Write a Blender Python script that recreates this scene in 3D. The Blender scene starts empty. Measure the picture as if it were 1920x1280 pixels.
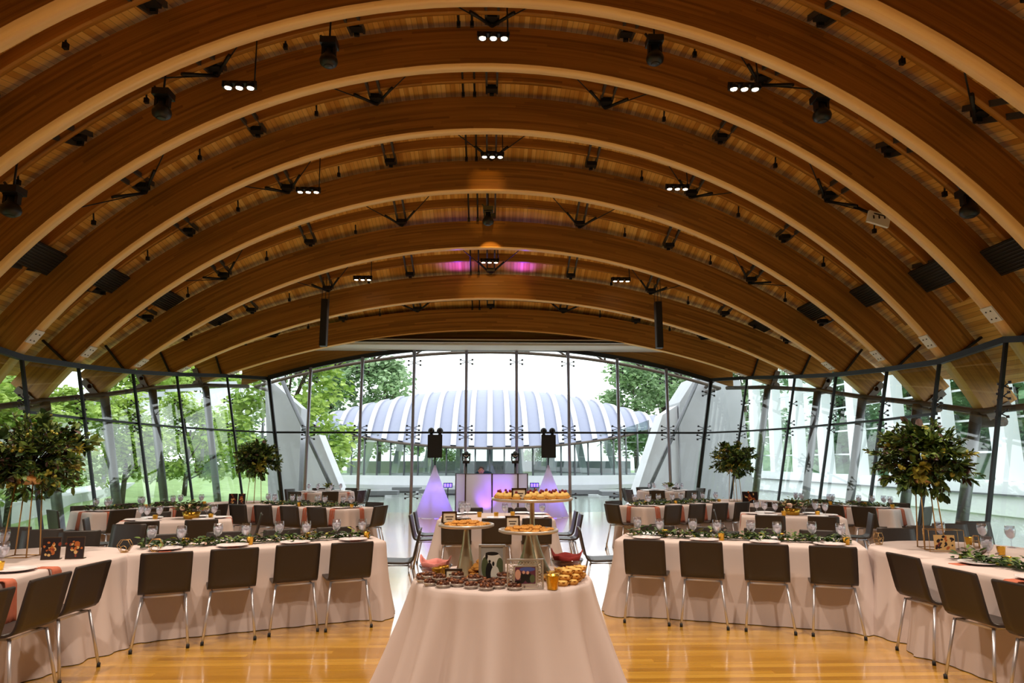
import bpy, math, random
from math import sin, cos, pi, sqrt, radians as R_, atan2, hypot
from mathutils import Vector, Matrix

# ------------------------------------------------------------------ camera, sky, exposure
SC = bpy.context.scene
COL = SC.collection
cam_d = bpy.data.cameras.new('camera'); cam = bpy.data.objects.new('camera', cam_d); COL.objects.link(cam)
cam_d.sensor_fit = 'HORIZONTAL'; cam_d.sensor_width = 36.0; cam_d.lens = 24.0
cam_d.clip_start = 0.05; cam_d.clip_end = 600
cam.location = (0, 0, 1.6)
cam.rotation_euler = (R_(90 + 9.84), 0, R_(-1.84))
SC.camera = cam
w = bpy.data.worlds.new('world'); SC.world = w; w.use_nodes = True
bg = w.node_tree.nodes['Background']
bg.inputs[0].default_value = (0.93, 0.96, 1.0, 1); bg.inputs[1].default_value = 2.9
SC.view_settings.view_transform = 'Standard'
SC.view_settings.look = 'None'
SC.view_settings.gamma = 1.0
SC.view_settings.use_curve_mapping = False
SC.view_settings.exposure = 0.14
SC.cycles.max_bounces = 8; SC.cycles.transparent_max_bounces = 24
SC.cycles.caustics_reflective = True; SC.cycles.blur_glossy = 1.0; SC.cycles.caustics_refractive = False
SC.cycles.sample_clamp_indirect = 6.0
SPOT_W = 400.0
WARM = (1.0, 0.83, 0.65)

# ------------------------------------------------------------------ helpers
def srgb(r, g, b):
    f = lambda c: (c / 255 / 12.92) if c / 255 <= 0.04045 else ((c / 255 + 0.055) / 1.055) ** 2.4
    return (f(r), f(g), f(b), 1.0)

def mat(name, col, rough=0.6, metal=0.0, spec=0.5, var=0.0, vscale=8.0, bump=0.0, emis=None, estr=0.0, coat=0.0, alpha=None, trans=0.0):
    m = bpy.data.materials.new(name); m.use_nodes = True
    nt = m.node_tree; N = nt.nodes; p = N['Principled BSDF']
    c = srgb(*col)
    p.inputs['Base Color'].default_value = c
    p.inputs['Roughness'].default_value = rough
    p.inputs['Metallic'].default_value = metal
    p.inputs['Specular IOR Level'].default_value = spec
    p.inputs['Coat Weight'].default_value = coat
    if emis:
        p.inputs['Emission Color'].default_value = srgb(*emis); p.inputs['Emission Strength'].default_value = estr
    if var or bump:
        tc = N.new('ShaderNodeTexCoord'); nz = N.new('ShaderNodeTexNoise')
        nz.inputs['Scale'].default_value = vscale; nz.inputs['Detail'].default_value = 5
        nt.links.new(tc.outputs['Object'], nz.inputs['Vector'])
        if var:
            mx = N.new('ShaderNodeMix'); mx.data_type = 'RGBA'
            mx.inputs[6].default_value = (c[0] * (1 - var), c[1] * (1 - var), c[2] * (1 - var), 1)
            mx.inputs[7].default_value = (min(1, c[0] * (1 + var)), min(1, c[1] * (1 + var)), min(1, c[2] * (1 + var)), 1)
            nt.links.new(nz.outputs['Fac'], mx.inputs[0]); nt.links.new(mx.outputs[2], p.inputs['Base Color'])
        if bump:
            b = N.new('ShaderNodeBump'); b.inputs['Strength'].default_value = bump; b.inputs['Distance'].default_value = 0.02
            nt.links.new(nz.outputs['Fac'], b.inputs['Height']); nt.links.new(b.outputs[0], p.inputs['Normal'])
    return m

def math_node(nt, op, a, b=None, c=None):
    n = nt.nodes.new('ShaderNodeMath'); n.operation = op
    for i, v in enumerate((a, b, c)):
        if v is None: continue
        if isinstance(v, (int, float)): n.inputs[i].default_value = v
        else: nt.links.new(v, n.inputs[i])
    return n.outputs[0]

def ramp(nt, fac, stops):
    r = nt.nodes.new('ShaderNodeValToRGB')
    while len(r.color_ramp.elements) < len(stops): r.color_ramp.elements.new(0.5)
    for e, (p, c) in zip(r.color_ramp.elements, stops): e.position = p; e.color = c
    nt.links.new(fac, r.inputs[0]); return r.outputs[0]

def glass(name, tint=(235, 245, 240), refl=1.0, base=0.0):
    m = bpy.data.materials.new(name); m.use_nodes = True
    nt = m.node_tree; N = nt.nodes; N.clear()
    o = N.new('ShaderNodeOutputMaterial'); t = N.new('ShaderNodeBsdfTransparent'); g = N.new('ShaderNodeBsdfGlossy')
    t.inputs[0].default_value = srgb(*tint); g.inputs['Roughness'].default_value = 0.02
    f = N.new('ShaderNodeFresnel'); ge = N.new('ShaderNodeNewGeometry')
    nt.links.new(math_node(nt, 'MULTIPLY_ADD', ge.outputs['Backfacing'], 1 / 1.5 - 1.5, 1.5), f.inputs[0])
    fac = math_node(nt, 'MULTIPLY_ADD', f.outputs[0], refl, base)
    mx = N.new('ShaderNodeMixShader'); nt.links.new(fac, mx.inputs[0]); nt.links.new(t.outputs[0], mx.inputs[1])
    nt.links.new(g.outputs[0], mx.inputs[2]); nt.links.new(mx.outputs[0], o.inputs[0]); return m

def translucent(name, col, amount=0.6, rough=0.8):
    m = mat(name, col, rough); nt = m.node_tree; N = nt.nodes; p = N['Principled BSDF']
    t = N.new('ShaderNodeBsdfTranslucent'); t.inputs[0].default_value = srgb(*col)
    mx = N.new('ShaderNodeMixShader'); mx.inputs[0].default_value = amount
    nt.links.new(p.outputs[0], mx.inputs[1]); nt.links.new(t.outputs[0], mx.inputs[2])
    nt.links.new(mx.outputs[0], N['Material Output'].inputs[0]); return m

class MB:
    def __init__(s): s.v = []; s.f = []; s.m = []; s.s = []; s.uv = {}
    def face(s, idx, mi=0, sm=False, uv=None):
        if uv: s.uv[len(s.f)] = uv
        s.f.append(tuple(idx)); s.m.append(mi); s.s.append(sm)
    def box(s, c, h, mi=0, M=None):
        i = len(s.v); x, y, z = c; a, b, d = h
        for dz in (-d, d):
            for dx, dy in ((-a, -b), (a, -b), (a, b), (-a, b)):
                p = Vector((dx, dy, dz))
                if M: p = M @ p
                s.v.append((x + p[0], y + p[1], z + p[2]))
        for q in ((3, 2, 1, 0), (4, 5, 6, 7), (0, 1, 5, 4), (1, 2, 6, 5), (2, 3, 7, 6), (3, 0, 4, 7)):
            s.face([i + k for k in q], mi)
        return s
    def bar(s, a, b, wd, ht=None, mi=0, up=(0, 0, 1)):
        a = Vector(a); b = Vector(b); d = (b - a); L = d.length
        if L < 1e-6: return s
        d.normalize(); u = Vector(up); x = d.cross(u)
        if x.length < 1e-4: x = d.cross(Vector((1, 0, 0)))
        x.normalize(); z = x.cross(d)
        M = Matrix((x, d, z)).transposed()
        return s.box((a + b) / 2, (wd / 2, L / 2, (ht or wd) / 2), mi, M)
    def tube(s, pts, r, n=8, mi=0, cap=True, closed=False):
        pts = [Vector(p) for p in pts]; K = len(pts); i0 = len(s.v)
        rr = r if isinstance(r, (list, tuple)) else [r] * K
        px = None
        for k, p in enumerate(pts):
            if closed: d = pts[(k + 1) % K] - pts[k - 1]
            else: d = pts[min(k + 1, K - 1)] - pts[max(k - 1, 0)]
            d.normalize()
            if px is None:
                px = d.cross(Vector((0, 0, 1)))
                if px.length < 1e-3: px = d.cross(Vector((1, 0, 0)))
            px = px - d * px.dot(d); px.normalize(); py = d.cross(px)
            for j in range(n):
                a = 2 * pi * j / n; q = p + (px * cos(a) + py * sin(a)) * rr[k]; s.v.append(tuple(q))
        for k in range(K if closed else K - 1):
            k2 = (k + 1) % K
            for j in range(n):
                j2 = (j + 1) % n
                s.face((i0 + k * n + j, i0 + k * n + j2, i0 + k2 * n + j2, i0 + k2 * n + j), mi, True)
        if cap and not closed:
            s.face([i0 + j for j in range(n)][::-1], mi); s.face([i0 + (K - 1) * n + j for j in range(n)], mi)
        return s
    def lathe(s, prof, c=(0, 0, 0), n=20, mi=0, sx=1.0, sm=True):
        i0 = len(s.v)
        for r, z in prof:
            for j in range(n):
                a = 2 * pi * j / n; s.v.append((c[0] + r * cos(a) * sx, c[1] + r * sin(a), c[2] + z))
        for k in range(len(prof) - 1):
            for j in range(n):
                j2 = (j + 1) % n
                s.face((i0 + k * n + j, i0 + k * n + j2, i0 + (k + 1) * n + j2, i0 + (k + 1) * n + j), mi, sm)
        if prof[0][0] > 1e-4: s.face([i0 + j for j in range(n)][::-1], mi)
        if prof[-1][0] > 1e-4: s.face([i0 + (len(prof) - 1) * n + j for j in range(n)], mi)
        return s
    def prism(s, poly, y0, y1, mi=0):            # poly of (x, z), extruded along y
        i = len(s.v); n = len(poly)
        for y in (y0, y1):
            for x, z in poly: s.v.append((x, y, z))
        s.face([i + k for k in range(n)], mi); s.face([i + n + k for k in range(n)][::-1], mi)
        for k in range(n):
            k2 = (k + 1) % n; s.face((i + k, i + n + k, i + n + k2, i + k2), mi)
        return s
    def slab(s, poly, z0, z1, mi=0):             # poly of (x, y), extruded up
        i = len(s.v); n = len(poly)
        for z in (z0, z1):
            for x, y in poly: s.v.append((x, y, z))
        s.face([i + k for k in range(n)][::-1], mi); s.face([i + n + k for k in range(n)], mi)
        for k in range(n):
            k2 = (k + 1) % n; s.face((i + k, i + k2, i + n + k2, i + n + k), mi)
        return s
    def ball(s, c, r, n=10, mi=0, sq=(1, 1, 1)):
        i0 = len(s.v); K = max(4, n // 2)
        for k in range(K + 1):
            t = pi * k / K
            for j in range(n):
                a = 2 * pi * j / n
                s.v.append((c[0] + r * sq[0] * sin(t) * cos(a), c[1] + r * sq[1] * sin(t) * sin(a), c[2] + r * sq[2] * cos(t)))
        for k in range(K):
            for j in range(n):
                j2 = (j + 1) % n
                s.face((i0 + k * n + j, i0 + (k + 1) * n + j, i0 + (k + 1) * n + j2, i0 + k * n + j2), mi, True)
        return s
    def leaf(s, p, d, nrm, L, W, mi=0):
        p = Vector(p); d = Vector(d).normalized(); x = d.cross(Vector(nrm))
        if x.length < 1e-3: x = d.cross(Vector((1, 0.3, 0)))
        x.normalize(); up = x.cross(d); i = len(s.v)
        for a, b, c in ((0, 0, 0), (0.35, 0.5, 0.06), (0.75, 0.38, 0.05), (1, 0, -0.05), (0.75, -0.38, 0.05), (0.35, -0.5, 0.06)):
            s.v.append(tuple(p + d * a * L + x * b * W + up * c * L))
        s.face((i, i + 1, i + 2, i + 3), mi); s.face((i, i + 3, i + 4, i + 5), mi)
    def build(s, name, mats, parent=None, loc=(0, 0, 0)):
        me = bpy.data.meshes.new(name); me.from_pydata(s.v, [], s.f)
        ms = mats if isinstance(mats, (list, tuple)) else [mats]
        for m in ms: me.materials.append(m)
        me.polygons.foreach_set('material_index', s.m); me.polygons.foreach_set('use_smooth', s.s)
        if s.uv:
            ul = me.uv_layers.new(name='UVMap')
            for fi, uvs in s.uv.items():
                for li, q in zip(me.polygons[fi].loop_indices, uvs): ul.data[li].uv = q
        me.update()
        o = bpy.data.objects.new(name, me); COL.objects.link(o)
        o.location = loc
        if parent: o.parent = parent
        return o

KIDS = {}
def empty(name, loc=(0, 0, 0), rz=0.0):
    o = bpy.data.objects.new(name, None); COL.objects.link(o); o.location = loc; o.rotation_euler = (0, 0, rz)
    o.empty_display_size = 0.1; return o
def tag(o, label=None, cat=None, group=None, kind=None):
    if label: o['label'] = label
    if cat: o['category'] = cat
    if group: o['group'] = group
    if kind: o['kind'] = kind
    return o
def part(mb, name, m, parent, label=None):
    o = mb.build(name, m, parent); KIDS.setdefault(parent.name, []).append(o)
    if label: o['label'] = label
    return o
def copy_tree(o, loc, rz=0.0, label=None, group=None, sc=None):
    c = o.copy(); COL.objects.link(c); c.location = loc; c.rotation_euler = (0, 0, rz)
    if sc: c.scale = (sc, sc, sc)
    if label: c['label'] = label
    if group: c['group'] = group
    for ch in KIDS.get(o.name, []):
        d = ch.copy(); COL.objects.link(d); d.parent = c; KIDS.setdefault(c.name, []).append(d)
        for g in KIDS.get(ch.name, []):
            e = g.copy(); COL.objects.link(e); e.parent = d; KIDS.setdefault(d.name, []).append(e)
    return c
class Proto:
    """first use moves the original, later uses copy it"""
    def __init__(s, root): s.root = root; s.used = False
    def put(s, loc, rz=0.0, label=None, group=None, sc=None):
        if not s.used:
            s.used = True; o = s.root; o.location = loc; o.rotation_euler = (0, 0, rz)
            if sc: o.scale = (sc, sc, sc)
            if label: o['label'] = label
            if group: o['group'] = group
            return o
        return copy_tree(s.root, loc, rz, label, group, sc)

# ------------------------------------------------------------------ materials
def wood_mat(name, c1, c2, c3, su, sv, rough=0.45, plank=0.0):
    m = bpy.data.materials.new(name); m.use_nodes = True
    nt = m.node_tree; N = nt.nodes; L = nt.links; p = N['Principled BSDF']
    uv = N.new('ShaderNodeUVMap'); mp = N.new('ShaderNodeMapping'); mp.inputs['Scale'].default_value = (su, sv, 1)
    L.new(uv.outputs[0], mp.inputs[0])
    nz = N.new('ShaderNodeTexNoise'); nz.inputs['Scale'].default_value = 1; nz.inputs['Detail'].default_value = 6; nz.inputs['Distortion'].default_value = 0.4
    L.new(mp.outputs[0], nz.inputs['Vector'])
    fac = nz.outputs['Fac']
    sp = N.new('ShaderNodeSeparateXYZ'); L.new(uv.outputs[0], sp.inputs[0])
    wn = N.new('ShaderNodeTexWhiteNoise'); wn.noise_dimensions = '2D'
    cb = N.new('ShaderNodeCombineXYZ')
    if plank:
        L.new(math_node(nt, 'FLOOR', math_node(nt, 'DIVIDE', sp.outputs[0], plank)), cb.inputs[0])
        L.new(math_node(nt, 'FLOOR', math_node(nt, 'DIVIDE', sp.outputs[1], 1.9)), cb.inputs[1])
    else:
        l = math_node(nt, 'FLOOR', math_node(nt, 'DIVIDE', sp.outputs[1], 0.045))
        L.new(l, cb.inputs[1])
        off = math_node(nt, 'MULTIPLY', l, 0.77)
        L.new(math_node(nt, 'FLOOR', math_node(nt, 'DIVIDE', math_node(nt, 'ADD', sp.outputs[0], off), 1.7)), cb.inputs[0])
    L.new(cb.outputs[0], wn.inputs['Vector'])
    k = 0.42 if plank else 0.26
    fac2 = math_node(nt, 'ADD', math_node(nt, 'MULTIPLY', fac, 1 - k), math_node(nt, 'MULTIPLY', wn.outputs['Value'], k))
    col = ramp(nt, fac2, [(0.28, srgb(*c1)), (0.5, srgb(*c2)), (0.75, srgb(*c3))])
    L.new(col, p.inputs['Base Color']); p.inputs['Roughness'].default_value = rough
    p.inputs['Specular IOR Level'].default_value = 0.3
    if plank:
        fr = math_node(nt, 'FRACT', math_node(nt, 'DIVIDE', sp.outputs[0], plank))
        edge = math_node(nt, 'MULTIPLY', math_node(nt, 'LESS_THAN', fr, 0.08), 0.55)
        mx = N.new('ShaderNodeMix'); mx.data_type = 'RGBA'; L.new(edge, mx.inputs[0]); L.new(col, mx.inputs[6])
        mx.inputs[7].default_value = srgb(60, 35, 14); L.new(mx.outputs[2], p.inputs['Base Color'])
    return m

M = {}
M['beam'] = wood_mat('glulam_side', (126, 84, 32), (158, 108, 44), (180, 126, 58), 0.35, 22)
M['soffit'] = wood_mat('glulam_underside_lit', (228, 180, 112), (238, 194, 126), (244, 206, 142), 0.5, 16)  # paler lamination than the sides, with bounced floor light painted into its tone
M['deck'] = wood_mat('deck_boards', (190, 132, 58), (222, 168, 86), (240, 196, 116), 9, 0.5, 0.55, plank=0.09)

def floor_mat():
    m = bpy.data.materials.new('oak_floor'); m.use_nodes = True
    nt = m.node_tree; N = nt.nodes; L = nt.links; p = N['Principled BSDF']
    tc = N.new('ShaderNodeTexCoord'); sp = N.new('ShaderNodeSeparateXYZ'); L.new(tc.outputs['Object'], sp.inputs[0])
    row = math_node(nt, 'FLOOR', math_node(nt, 'DIVIDE', sp.outputs[1], 0.083))
    off = math_node(nt, 'MULTIPLY', math_node(nt, 'FRACT', math_node(nt, 'MULTIPLY', row, 0.618)), 1.8)
    colx = math_node(nt, 'FLOOR', math_node(nt, 'DIVIDE', math_node(nt, 'ADD', sp.outputs[0], off), 1.8))
    cb = N.new('ShaderNodeCombineXYZ'); L.new(colx, cb.inputs[0]); L.new(row, cb.inputs[1])
    wn = N.new('ShaderNodeTexWhiteNoise'); wn.noise_dimensions = '2D'; L.new(cb.outputs[0], wn.inputs['Vector'])
    mp = N.new('ShaderNodeMapping'); mp.inputs['Scale'].default_value = (1.6, 26, 1); L.new(tc.outputs['Object'], mp.inputs[0])
    nz = N.new('ShaderNodeTexNoise'); nz.inputs['Scale'].default_value = 1; nz.inputs['Detail'].default_value = 5; L.new(mp.outputs[0], nz.inputs['Vector'])
    f = math_node(nt, 'ADD', math_node(nt, 'MULTIPLY', wn.outputs['Value'], 0.5), math_node(nt, 'MULTIPLY', nz.outputs['Fac'], 0.5))
    col = ramp(nt, f, [(0.15, srgb(150, 104, 30)), (0.5, srgb(182, 134, 44)), (0.85, srgb(204, 158, 64))])
    fy = math_node(nt, 'FRACT', math_node(nt, 'DIVIDE', sp.outputs[1], 0.083))
    e = math_node(nt, 'LESS_THAN', fy, 0.035)
    mx = N.new('ShaderNodeMix'); mx.data_type = 'RGBA'; L.new(math_node(nt, 'MULTIPLY', e, 0.5), mx.inputs[0]); L.new(col, mx.inputs[6]); mx.inputs[7].default_value = srgb(96, 56, 20)
    L.new(mx.outputs[2], p.inputs['Base Color'])
    p.inputs['Roughness'].default_value = 0.24; p.inputs['Specular IOR Level'].default_value = 0.5
    p.inputs['Coat Weight'].default_value = 1.0; p.inputs['Coat Roughness'].default_value = 0.1
    return m
M['floor'] = floor_mat()
M['steel'] = mat('dark_steel', (26, 27, 31), 0.5, 0.3)
M['strut'] = mat('strut_steel', (70, 68, 68), .5, .4)
M['mull'] = mat('mullion_steel', (150, 148, 166), 0.45, 0.4)
M['galv'] = mat('grey_steel', (112, 112, 116), 0.45, 0.7)
M['brown_steel'] = mat('painted_brown_steel', (84, 70, 62), 0.6)
M['fitting'] = mat('spider_fitting_steel', (70, 70, 76), 0.3, 0.8)
M['black'] = mat('black_plastic', (14, 15, 18), 0.45)
M['cabinet'] = mat('speaker_black', (12, 13, 16), 0.45, bump=0.1, vscale=300)
M['grille'] = mat('dark_felt', (34, 32, 30), 0.95)
M['white'] = mat('white_paint', (226, 228, 232), 0.6)
M['panelwhite'] = mat('soft_white_panel', (216, 216, 220), 0.7)
M['concrete'] = mat('concrete', (176, 176, 182), 0.85, var=0.1, vscale=2.2, bump=0.1)
M['concrete2'] = mat('pale_concrete', (206, 206, 212), 0.85, var=0.07, vscale=1.6)
M['paleroof'] = mat('grey_roof_sheet', (138, 140, 162), 0.6, var=0.06, vscale=3)
M['ribroof'] = mat('pale_roof_rib', (186, 186, 196), 0.6)
M['glass'] = glass('window_glass', (240, 247, 244), 0.55)
M['glass_side'] = glass('side_window_glass', (232, 242, 238), 1.0, 0.03)
M['extglass'] = glass('green_tinted_glass', (196, 210, 208), 1.2, 0.18)
M['wingglass'] = glass('wing_window_glass', (176, 200, 184), .6, 0.02)
M['goblet'] = glass('goblet_glass', (246, 246, 250), 1.2, 0.08)
def iced():
    m = bpy.data.materials.new('iced_water'); m.use_nodes = True; nt = m.node_tree; N = nt.nodes; N.clear()
    o = N.new('ShaderNodeOutputMaterial'); t = N.new('ShaderNodeBsdfTransparent'); tr = N.new('ShaderNodeBsdfTranslucent'); df = N.new('ShaderNodeBsdfDiffuse'); df.inputs[0].default_value = (.95, .94, .98, 1); dm = N.new('ShaderNodeMixShader'); dm.inputs[0].default_value = .45; nt.links.new(tr.outputs[0], dm.inputs[1]); nt.links.new(df.outputs[0], dm.inputs[2]); g = N.new('ShaderNodeBsdfGlossy')
    tr.inputs[0].default_value = srgb(252, 250, 255); g.inputs['Roughness'].default_value = .08
    a = N.new('ShaderNodeMixShader'); a.inputs[0].default_value = .85; b = N.new('ShaderNodeMixShader'); b.inputs[0].default_value = .2
    nt.links.new(t.outputs[0], a.inputs[1]); nt.links.new(dm.outputs[0], a.inputs[2]); nt.links.new(a.outputs[0], b.inputs[1]); nt.links.new(g.outputs[0], b.inputs[2]); nt.links.new(b.outputs[0], o.inputs[0]); return m
M['water_drink'] = iced()
M['bowl_glass'] = glass('bowl_glass', (236, 232, 236), 1.4, 0.08)
M['cloth'] = mat('ivory_cloth', (202, 187, 184), 0.85, spec=0.2, var=0.03, vscale=3)
M['chair'] = mat('brown_veneer', (50, 43, 40), 0.4, spec=0.4, var=0.12, vscale=5)
M['chrome'] = mat('chrome', (204, 204, 214), 0.36, 0.75)
M['rubber'] = mat('black_rubber', (18, 18, 18), 0.7)
M['plate'] = mat('white_china', (236, 230, 234), 0.2, spec=0.5)
M['napkin'] = mat('rust_napkin', (182, 106, 84), 0.9, spec=0.1, var=0.08, vscale=30)
M['gold'] = mat('mercury_gold', (206, 160, 60), 0.28, 0.9, var=0.25, vscale=90)
M['goldrod'] = mat('brushed_gold_rod', (190, 150, 96), 0.3, 0.9)
M['leaf_a'] = mat('leaf_dark_green', (50, 78, 36), 0.55, var=0.35, vscale=6)
M['leaf_b'] = mat('leaf_olive', (98, 122, 48), 0.55, var=0.3, vscale=6)
M['leaf_c'] = mat('leaf_gold', (160, 154, 56), 0.55, var=0.2, vscale=6)
M['leaf_d'] = mat('leaf_plum', (74, 50, 42), 0.55, var=0.3, vscale=6)
M['rose'] = mat('blush_rose', (232, 196, 176), 0.7, var=0.06)
M['rose2'] = mat('cream_rose', (236, 210, 160), 0.7, var=0.06)
M['berry'] = mat('raspberry', (120, 20, 34), 0.5)
M['cookie'] = mat('golden_biscuit', (206, 146, 66), 0.8, var=0.3, vscale=60, bump=0.4)
M['tart'] = mat('tart_filling', (222, 186, 104), 0.6, var=0.2, vscale=50)
M['pecan'] = mat('pecan_topping', (84, 42, 22), 0.4, var=0.4, vscale=120, bump=0.5)
M['pecan_light'] = mat('toasted_pecan', (136, 80, 42), .45, var=.2, vscale=80)
M['tin'] = mat('foil_tin', (206, 200, 192), 0.35, 0.6)
M['brass'] = mat('champagne_metal', (190, 176, 146), 0.35, 0.85, var=0.08, vscale=20)
M['bronze'] = mat('dark_bronze_frame', (74, 56, 40), 0.4, 0.5)
M['card'] = mat('cream_card', (232, 224, 204), 0.8)
M['ink'] = mat('printed_ink', (90, 82, 74), 0.8)
M['silver'] = mat('silver_frame', (208, 202, 192), 0.3, 0.7)
M['red_cloth'] = mat('dark_red_napkin', (146, 48, 46), 0.85, var=0.1, vscale=30)
M['pink_cloth'] = mat('pink_napkin', (218, 140, 134), 0.85, var=0.1, vscale=30)
M['scrim'] = translucent('white_stretch_scrim', (226, 220, 230), 0.6)
M['screenpanel'] = translucent('white_screen_fabric', (220, 212, 222), 0.35)
M['skin'] = mat('skin', (206, 150, 126), 0.6)
M['hair'] = mat('dark_hair', (54, 36, 30), 0.7)
M['teal'] = mat('dark_teal_shirt', (26, 62, 78), 0.85)
M['trouser'] = mat('dark_trousers', (30, 30, 36), 0.85)
M['bark'] = mat('bark', (70, 58, 48), 0.9, var=0.3, vscale=10)
M['lamp_face'] = mat('lit_lamp', (255, 236, 210), 0.5, emis=(255, 226, 190), estr=14)
M['led_blue'] = mat('lit_blue_led', (80, 70, 255), 0.5, emis=(90, 70, 255), estr=6)

def foliage(name, c1, c2, trans=0.35):
    m = bpy.data.materials.new(name); m.use_nodes = True
    nt = m.node_tree; N = nt.nodes; L = nt.links; p = N['Principled BSDF']
    g = N.new('ShaderNodeNewGeometry'); nz = N.new('ShaderNodeTexNoise'); nz.inputs['Scale'].default_value = 1.1; nz.inputs['Detail'].default_value = 4
    L.new(g.outputs['Position'], nz.inputs['Vector'])
    col = ramp(nt, nz.outputs['Fac'], [(0.35, srgb(*c1)), (0.65, srgb(*c2))])
    L.new(col, p.inputs['Base Color']); p.inputs['Roughness'].default_value = 0.6
    t = N.new('ShaderNodeBsdfTranslucent'); L.new(col, t.inputs[0])
    mx = N.new('ShaderNodeMixShader'); mx.inputs[0].default_value = trans
    L.new(p.outputs[0], mx.inputs[1]); L.new(t.outputs[0], mx.inputs[2]); L.new(mx.outputs[0], N['Material Output'].inputs[0])
    return m
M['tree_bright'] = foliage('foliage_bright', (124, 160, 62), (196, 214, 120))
M['tree_hazy'] = foliage('foliage_hazy', (116, 146, 106), (176, 198, 156))  # aerial haze is mixed into these pale greens
M['lawn'] = mat('lawn', (146, 170, 112), 0.95, var=0.3, vscale=1.5)
def pond_mat():
    m = mat('pond_water', (150, 156, 150), 0.08, spec=0.5); nt = m.node_tree; N = nt.nodes
    tc = N.new('ShaderNodeTexCoord'); nz = N.new('ShaderNodeTexNoise'); nz.inputs['Scale'].default_value = 5
    mp = N.new('ShaderNodeMapping'); mp.inputs['Scale'].default_value = (1, 2.4, 1)
    nt.links.new(tc.outputs['Object'], mp.inputs[0]); nt.links.new(mp.outputs[0], nz.inputs['Vector'])
    b = N.new('ShaderNodeBump'); b.inputs['Strength'].default_value = 0.12; b.inputs['Distance'].default_value = 0.05
    nt.links.new(nz.outputs['Fac'], b.inputs['Height']); nt.links.new(b.outputs[0], N['Principled BSDF'].inputs['Normal']); return m
M['pond'] = pond_mat()

# ------------------------------------------------------------------ shape of the hall
DK = [-5.5, -3.5, -1.5, 0.5, 2.5, 4.5, 6.5, 8.5, 10.5, 12.5, 14.5, 16.5, 18.5, 20.5, 21.8]
AP = [5.6, 5.75, 5.95, 6.2, 6.6, 7.0, 7.4, 7.85, 8.08, 7.95, 7.53, 6.84, 6.01, 5.49, 5.22]
RD = [18, 16, 13, 11, 9.5, 8.8, 8.7, 9.2, 9.9, 10.4, 11.6, 13.4, 18, 23, 24]
WD = [6.3, 6.4, 6.6, 6.8, 7.0, 7.3, 7.65, 8.0, 8.35, 8.58, 8.75, 8.65, 8.52, 7.95, 7.1]
def itp(T, y):
    if y <= DK[0]: return T[0]
    for k in range(len(DK) - 1):
        if y <= DK[k + 1]:
            t = (y - DK[k]) / (DK[k + 1] - DK[k]); return T[k] * (1 - t) + T[k + 1] * t
    return T[-1]
def soffit_z(x, y, off=0.0):
    a = itp(AP, y); r = itp(RD, y); return a - r + sqrt(max(0.01, (r + off) ** 2 - x * x))
def headz(y): return soffit_z(itp(WD, y), y)
LEAN = 0.8

def struct(mb, name, m, label=None):
    o = mb.build(name, m); o['kind'] = 'structure'
    if label: o['label'] = label
    return o

# floor: follows the hall's plan
fl = MB()
pl = [(-itp(WD, y) + LEAN - 0.02, y) for y in DK] + [(itp(WD, y) - LEAN + 0.02, y) for y in DK[::-1]]
fl.slab(pl, -0.3, 0.0)
struct(fl, 'floor', M['floor'], 'glossy honey-coloured wooden strip floor')

# ceiling deck: curved shell above the arches
dk = MB(); NX = 44
ys = []
for k in range(len(DK) - 1):
    for j in range(4): ys.append(DK[k] + (DK[k + 1] - DK[k]) * j / 4)
ys.append(DK[-1])
DOFF = 0.80
rows = []
for y in ys:
    xe = itp(WD, y) + 1.2; rr = itp(RD, y) + DOFF; th = math.asin(min(0.99, xe / rr)); row = []
    for i in range(NX + 1):
        a = -th + 2 * th * i / NX
        row.append((rr * sin(a), y, itp(AP, y) - itp(RD, y) + rr * cos(a), rr * a))
    rows.append(row)
for k in range(len(rows)):
    for p in rows[k]: dk.v.append(p[:3])
n1 = NX + 1
for k in range(len(rows) - 1):
    for i in range(NX):
        a, b, c, d = rows[k][i], rows[k][i + 1], rows[k + 1][i + 1], rows[k + 1][i]
        dk.face((k * n1 + i, k * n1 + i + 1, (k + 1) * n1 + i + 1, (k + 1) * n1 + i), 0, True,
                [(a[3], a[1]), (b[3], b[1]), (c[3], c[1]), (d[3], d[1])])
o = struct(dk, 'ceiling', M['deck'], 'curved timber board roof deck above the arches')
sd = o.modifiers.new('s', 'SOLIDIFY'); sd.thickness = 0.12; sd.offset = 1

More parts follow.
